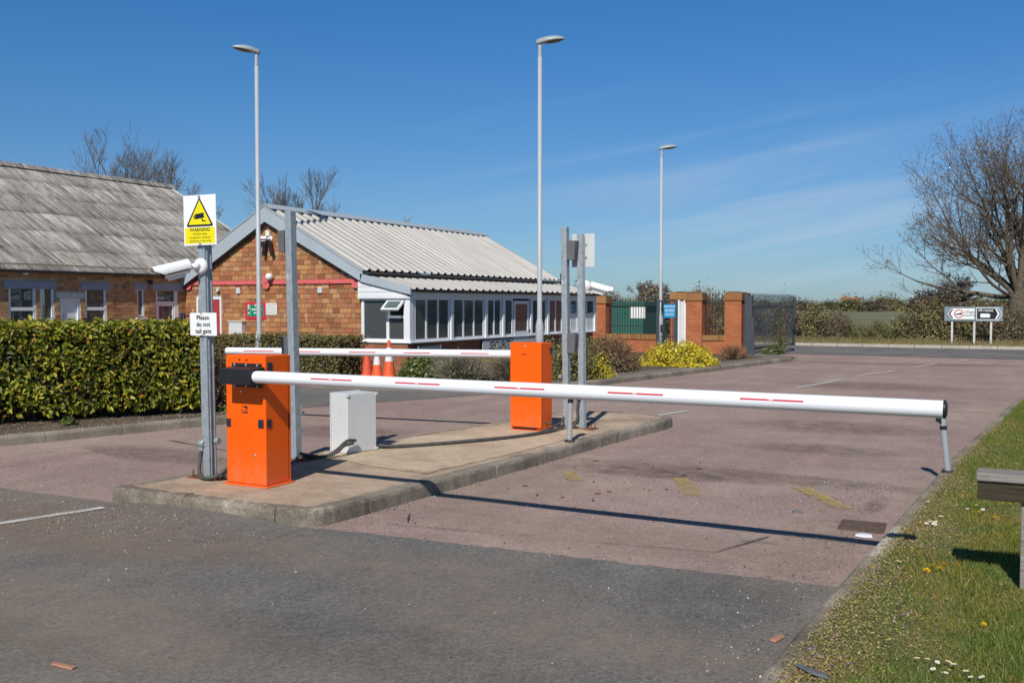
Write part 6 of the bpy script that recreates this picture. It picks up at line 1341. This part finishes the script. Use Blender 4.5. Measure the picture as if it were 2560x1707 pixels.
# dry grass along the far verge
n = 9000; x = rng.uniform(-14, 4, n); y = 37.9+(x+90)*3.8/180*.0+rng.uniform(1.2, 3.4, n)+(x+5)*.02; A_ = np.stack([x, y, np.full(n, .05)], 1); hgt = rng.uniform(.06, .30, n)*(.35+.65*np.clip((y-39.2)/1.5, 0, 1)); B_ = A_+np.stack([rng.normal(0, .05, n), rng.normal(0, .05, n), hgt], 1)
gg = sticks('verge_grass', A_, B_, np.full(n, .012), np.full(n, .003), 'dry_grass', None, 'stuff'); gg['label'] = 'dry rough grass along the far verge'
# far tree line, distant cottage
fp = bush('distant_tree', 'distant rounded olive tree on the far field edge', 'tree', (0, 0, 0), (4.0, 4.0, 5.5), 900, .55, 'olive_leaf', 61, False, 40, 'twig', shell=.3, rough=.2, stem_r=.06, group='trees on the far field edge')
fp2 = bush('distant_tree', 'distant brown leafless tree on the far field edge', 'tree', (0, 0, 0), (4.5, 4.5, 5.0), 700, .5, 'brown_leaf', 62, False, 160, 'twig', shell=.4, rough=.2, stem_r=.06, group='trees on the far field edge')
first = {id(fp): True, id(fp2): True}
for i in range(64):
    p = fp if R2.random() < .5 else fp2; u = i/63; ang_ = R_(-33)+u*R_(37); D = R2.uniform(230, 330); loc_ = (math.sin(ang_)*D, math.cos(ang_)*D, -.1); s_ = R2.uniform(.45, .85)
    if first[id(p)]: o = p; first[id(p)] = False; o.location = loc_; o.scale = (s_*1.6, s_*1.6, s_)
    else: o = dup(p, loc_, R2.uniform(0, 6), (s_*1.6, s_*1.6, s_))
hs = thing('cottage', 'tiny distant cottage with an orange roof beyond the field', 'house', (-100, 640, 0))
MB().box(-106, -96, 640, 646, 0, 4.0).build('wall', 'house_wall', hs); MB().prism([(639.5, 4.0), (646.5, 4.0), (643, 6.6)], 0, -106.4, -95.6).build('roof', 'house_roof', hs); MB().box(-104.5, -103.6, 642.6, 643.4, 6, 7.6).build('chimney', 'house_roof', hs)
for x in (-104.5, -99.5): MB().box(x, x+1.1, 639.95, 640, 1.6, 2.8).build('window', 'interior_dark', hs)

# ------------------------------------------------------------------ VERGE: turf, moss, flowers
def kx(y): return np.interp(y, [p[1] for p in RKs], [p[0] for p in RKs])
n = 230000; y = 2.6+(rng.uniform(0, 1, n)**1.7)*15.5; x = kx(y)+rng.uniform(0, 1, n)*(1.0-kx(y))*.78
mossy = np.clip(1.15-(x-kx(y))/(.55*np.clip(1.25-(y-3)/6.5, .12, 1.2)+1e-3), 0, 1)+.35*np.sin(x*7+y*3)*np.sin(y*2.3-x*4); keep = rng.uniform(0, 1, n) > np.clip(mossy, 0, .93)
x, y = x[keep], y[keep]; n = len(x); A_ = np.stack([x, y, np.full(n, .084)], 1); hgt = rng.uniform(.010, .036, n)*(1+.7*np.sin(x*5+1)*np.sin(y*3)); hgt = np.where(rng.uniform(0, 1, n) > .985, hgt*2.2, hgt)
lean = rng.normal(0, .016, (n, 2)); d = rng.uniform(0, 6.3, n); w_ = rng.uniform(.0016, .0034, n)
V = np.stack([A_+np.stack([np.cos(d)*w_, np.sin(d)*w_, 0*d], 1), A_-np.stack([np.cos(d)*w_, np.sin(d)*w_, 0*d], 1), A_+np.stack([lean[:, 0], lean[:, 1], hgt], 1)], 1).reshape(-1, 3)
o = npmesh('grass', V, np.arange(3*n).reshape(-1, 3), 'grass_blade', None, 'stuff'); o['label'] = 'short green turf of the right verge'
n = 26000; y = 2.8+rng.uniform(0, 1, n)**1.6*11; x = kx(y)-.02+np.abs(rng.normal(0, .21, n))-.03*(rng.uniform(0, 1, n) > .8); C = np.stack([x, y, .087+rng.uniform(0, .012, n)], 1); T, Sd, Nv = frames(np.tile([0, 0, 1.], (n, 1)), rng, 0, .8); L = rng.uniform(.006, .017, n)
o = leaves('moss', C, T, Sd, Nv, L, L*.7, 'moss_bits', None, False, 'stuff'); o['label'] = 'dry yellowish moss and clover along the verge kerb'
n = 1100; y = 3.0+rng.uniform(0, 1, n)*3.6; x = kx(y)+.03+np.abs(rng.normal(.12, .2, n)); m_ = np.sin(x*9+y*5)+rng.normal(0, .6, n) > .3; x, y = x[m_], y[m_]; n = len(x); C = np.stack([x, y, .095+rng.uniform(0, .014, n)], 1); T, Sd, Nv = frames(np.tile([0, 0, 1.], (n, 1)), rng, 0, .6); L = rng.uniform(.006, .012, n)
o = leaves('tiny_flowers', C, T, Sd, Nv, L, L*.9, 'purple_bits', None, False, 'stuff'); o['label'] = 'tiny purple wild flowers scattered in the moss'
def daisy(loc, s, label, group):
    t_ = thing('daisy', label, 'flower', loc, R2.uniform(0, 6), group); t_.rotation_euler = (R2.uniform(-.35, .35), R2.uniform(-.35, .35), R2.uniform(0, 6)); t_.scale = (s,)*3
    return t_
dm = MB(); 
for i in range(13):
    a = 2*math.pi*i/13; c, s_ = math.cos(a), math.sin(a); dm.add([(c*.003, s_*.003, .0), (c*.010-s_*.0024, s_*.010+c*.0024, .001), (c*.0135, s_*.0135, .0005), (c*.010+s_*.0024, s_*.010-c*.0024, .001)], [(0, 3, 2, 1)])
ym = MB().ell((0, 0, .0015), .0048, .0048, .003, 10, 6); dn = MB()
for k_ in range(3):
    for i in range(16):
        a = 2*math.pi*(i+.5*k_)/16; c, s_ = math.cos(a), math.sin(a); R0 = .019-.005*k_; zz_ = .002+.004*k_; dn.add([(c*.003, s_*.003, zz_*.7), (c*R0*.8-s_*.0022, s_*R0*.8+c*.0022, zz_+.003), (c*R0, s_*R0, zz_+.002), (c*R0*.8+s_*.0022, s_*R0*.8-c*.0022, zz_+.003)], [(0, 3, 2, 1)])
stm = MB().tube([(0, 0, -.03), (0, 0, 0)], .0012, 5)
def proto(b, mat, nm): o = b.build(nm, mat, off=(0, 0, 0)); me = o.data; bpy.data.objects.remove(o); return me
M_pet, M_cen, M_dan, M_stm = proto(dm, 'flower_white', 'petals'), proto(ym, 'flower_yellow', 'centre'), proto(dn, 'flower_yellow', 'petals'), proto(stm, 'green_leaf', 'stalk')
def put(me, nm, par): o = bpy.data.objects.new(nm, me); col.objects.link(o); o.parent = par
for i, (x, y) in enumerate([(-.39, 4.33), (-.35, 4.34), (-.31, 4.32), (-.27, 4.35), (-.25, 4.33), (-.32, 4.23), (-.26, 4.25), (-.27, 4.21), (-.2, 4.27), (-.18, 4.21), (-.14, 4.23), (-.6, 4.57), (-.53, 4.5), (-.51, 4.67), (-.63, 7.07), (-.59, 7.06), (-.57, 7.13), (-.54, 7.06), (-.54, 7.14), (-.65, 7.85), (-.37, 7.71), (-.32, 7.88), (-.27, 7.73), (-.52, 7.35), (-.34, 11.49), (-.64, 5.93)]):
    g_ = ('white daisy in the clump at the bottom of the grass verge', 'daisies in the bottom clump') if i < 11 else ('single white daisy in the mossy edge near the bottom clump', 'daisies in the moss') if i < 14 else ('small white daisy on the verge beyond the drain grate', 'daisies further up the verge')
    t_ = daisy((x, y, .113), R2.uniform(.75, 1.2)*(1 if i < 14 else 1.25), *g_); put(M_pet, 'petals', t_); put(M_cen, 'centre', t_); put(M_stm, 'stalk', t_)
for i, (x, y) in enumerate([(-.48, 5.8), (-.46, 5.92), (-.42, 5.87), (-.40, 5.97), (-.19, 7.49), (-.49, 7.88), (-.16, 4.94), (-.32, 7.61), (-.29, 7.63), (-.15, 8.04), (-.21, 8.01), (-.1, 8.04), (-.08, 10.13), (-.05, 10.09)]):
    lb = 'yellow dandelion in the group of four nearest the kerb' if i < 4 else 'small yellow dandelion on the verge near the timber rail'
    t_ = thing('dandelion', lb, 'flower', (x, y, .110), R2.uniform(0, 6), 'dandelions by the kerb' if i < 4 else 'dandelions near the rail'); t_.rotation_euler = (R2.uniform(-.4, .2), R2.uniform(-.3, .3), 0); t_.scale = (R2.uniform(.9, 1.15) if i < 4 else R2.uniform(.6, .85),)*3; put(M_dan, 'petals', t_); put(M_stm, 'stalk', t_)
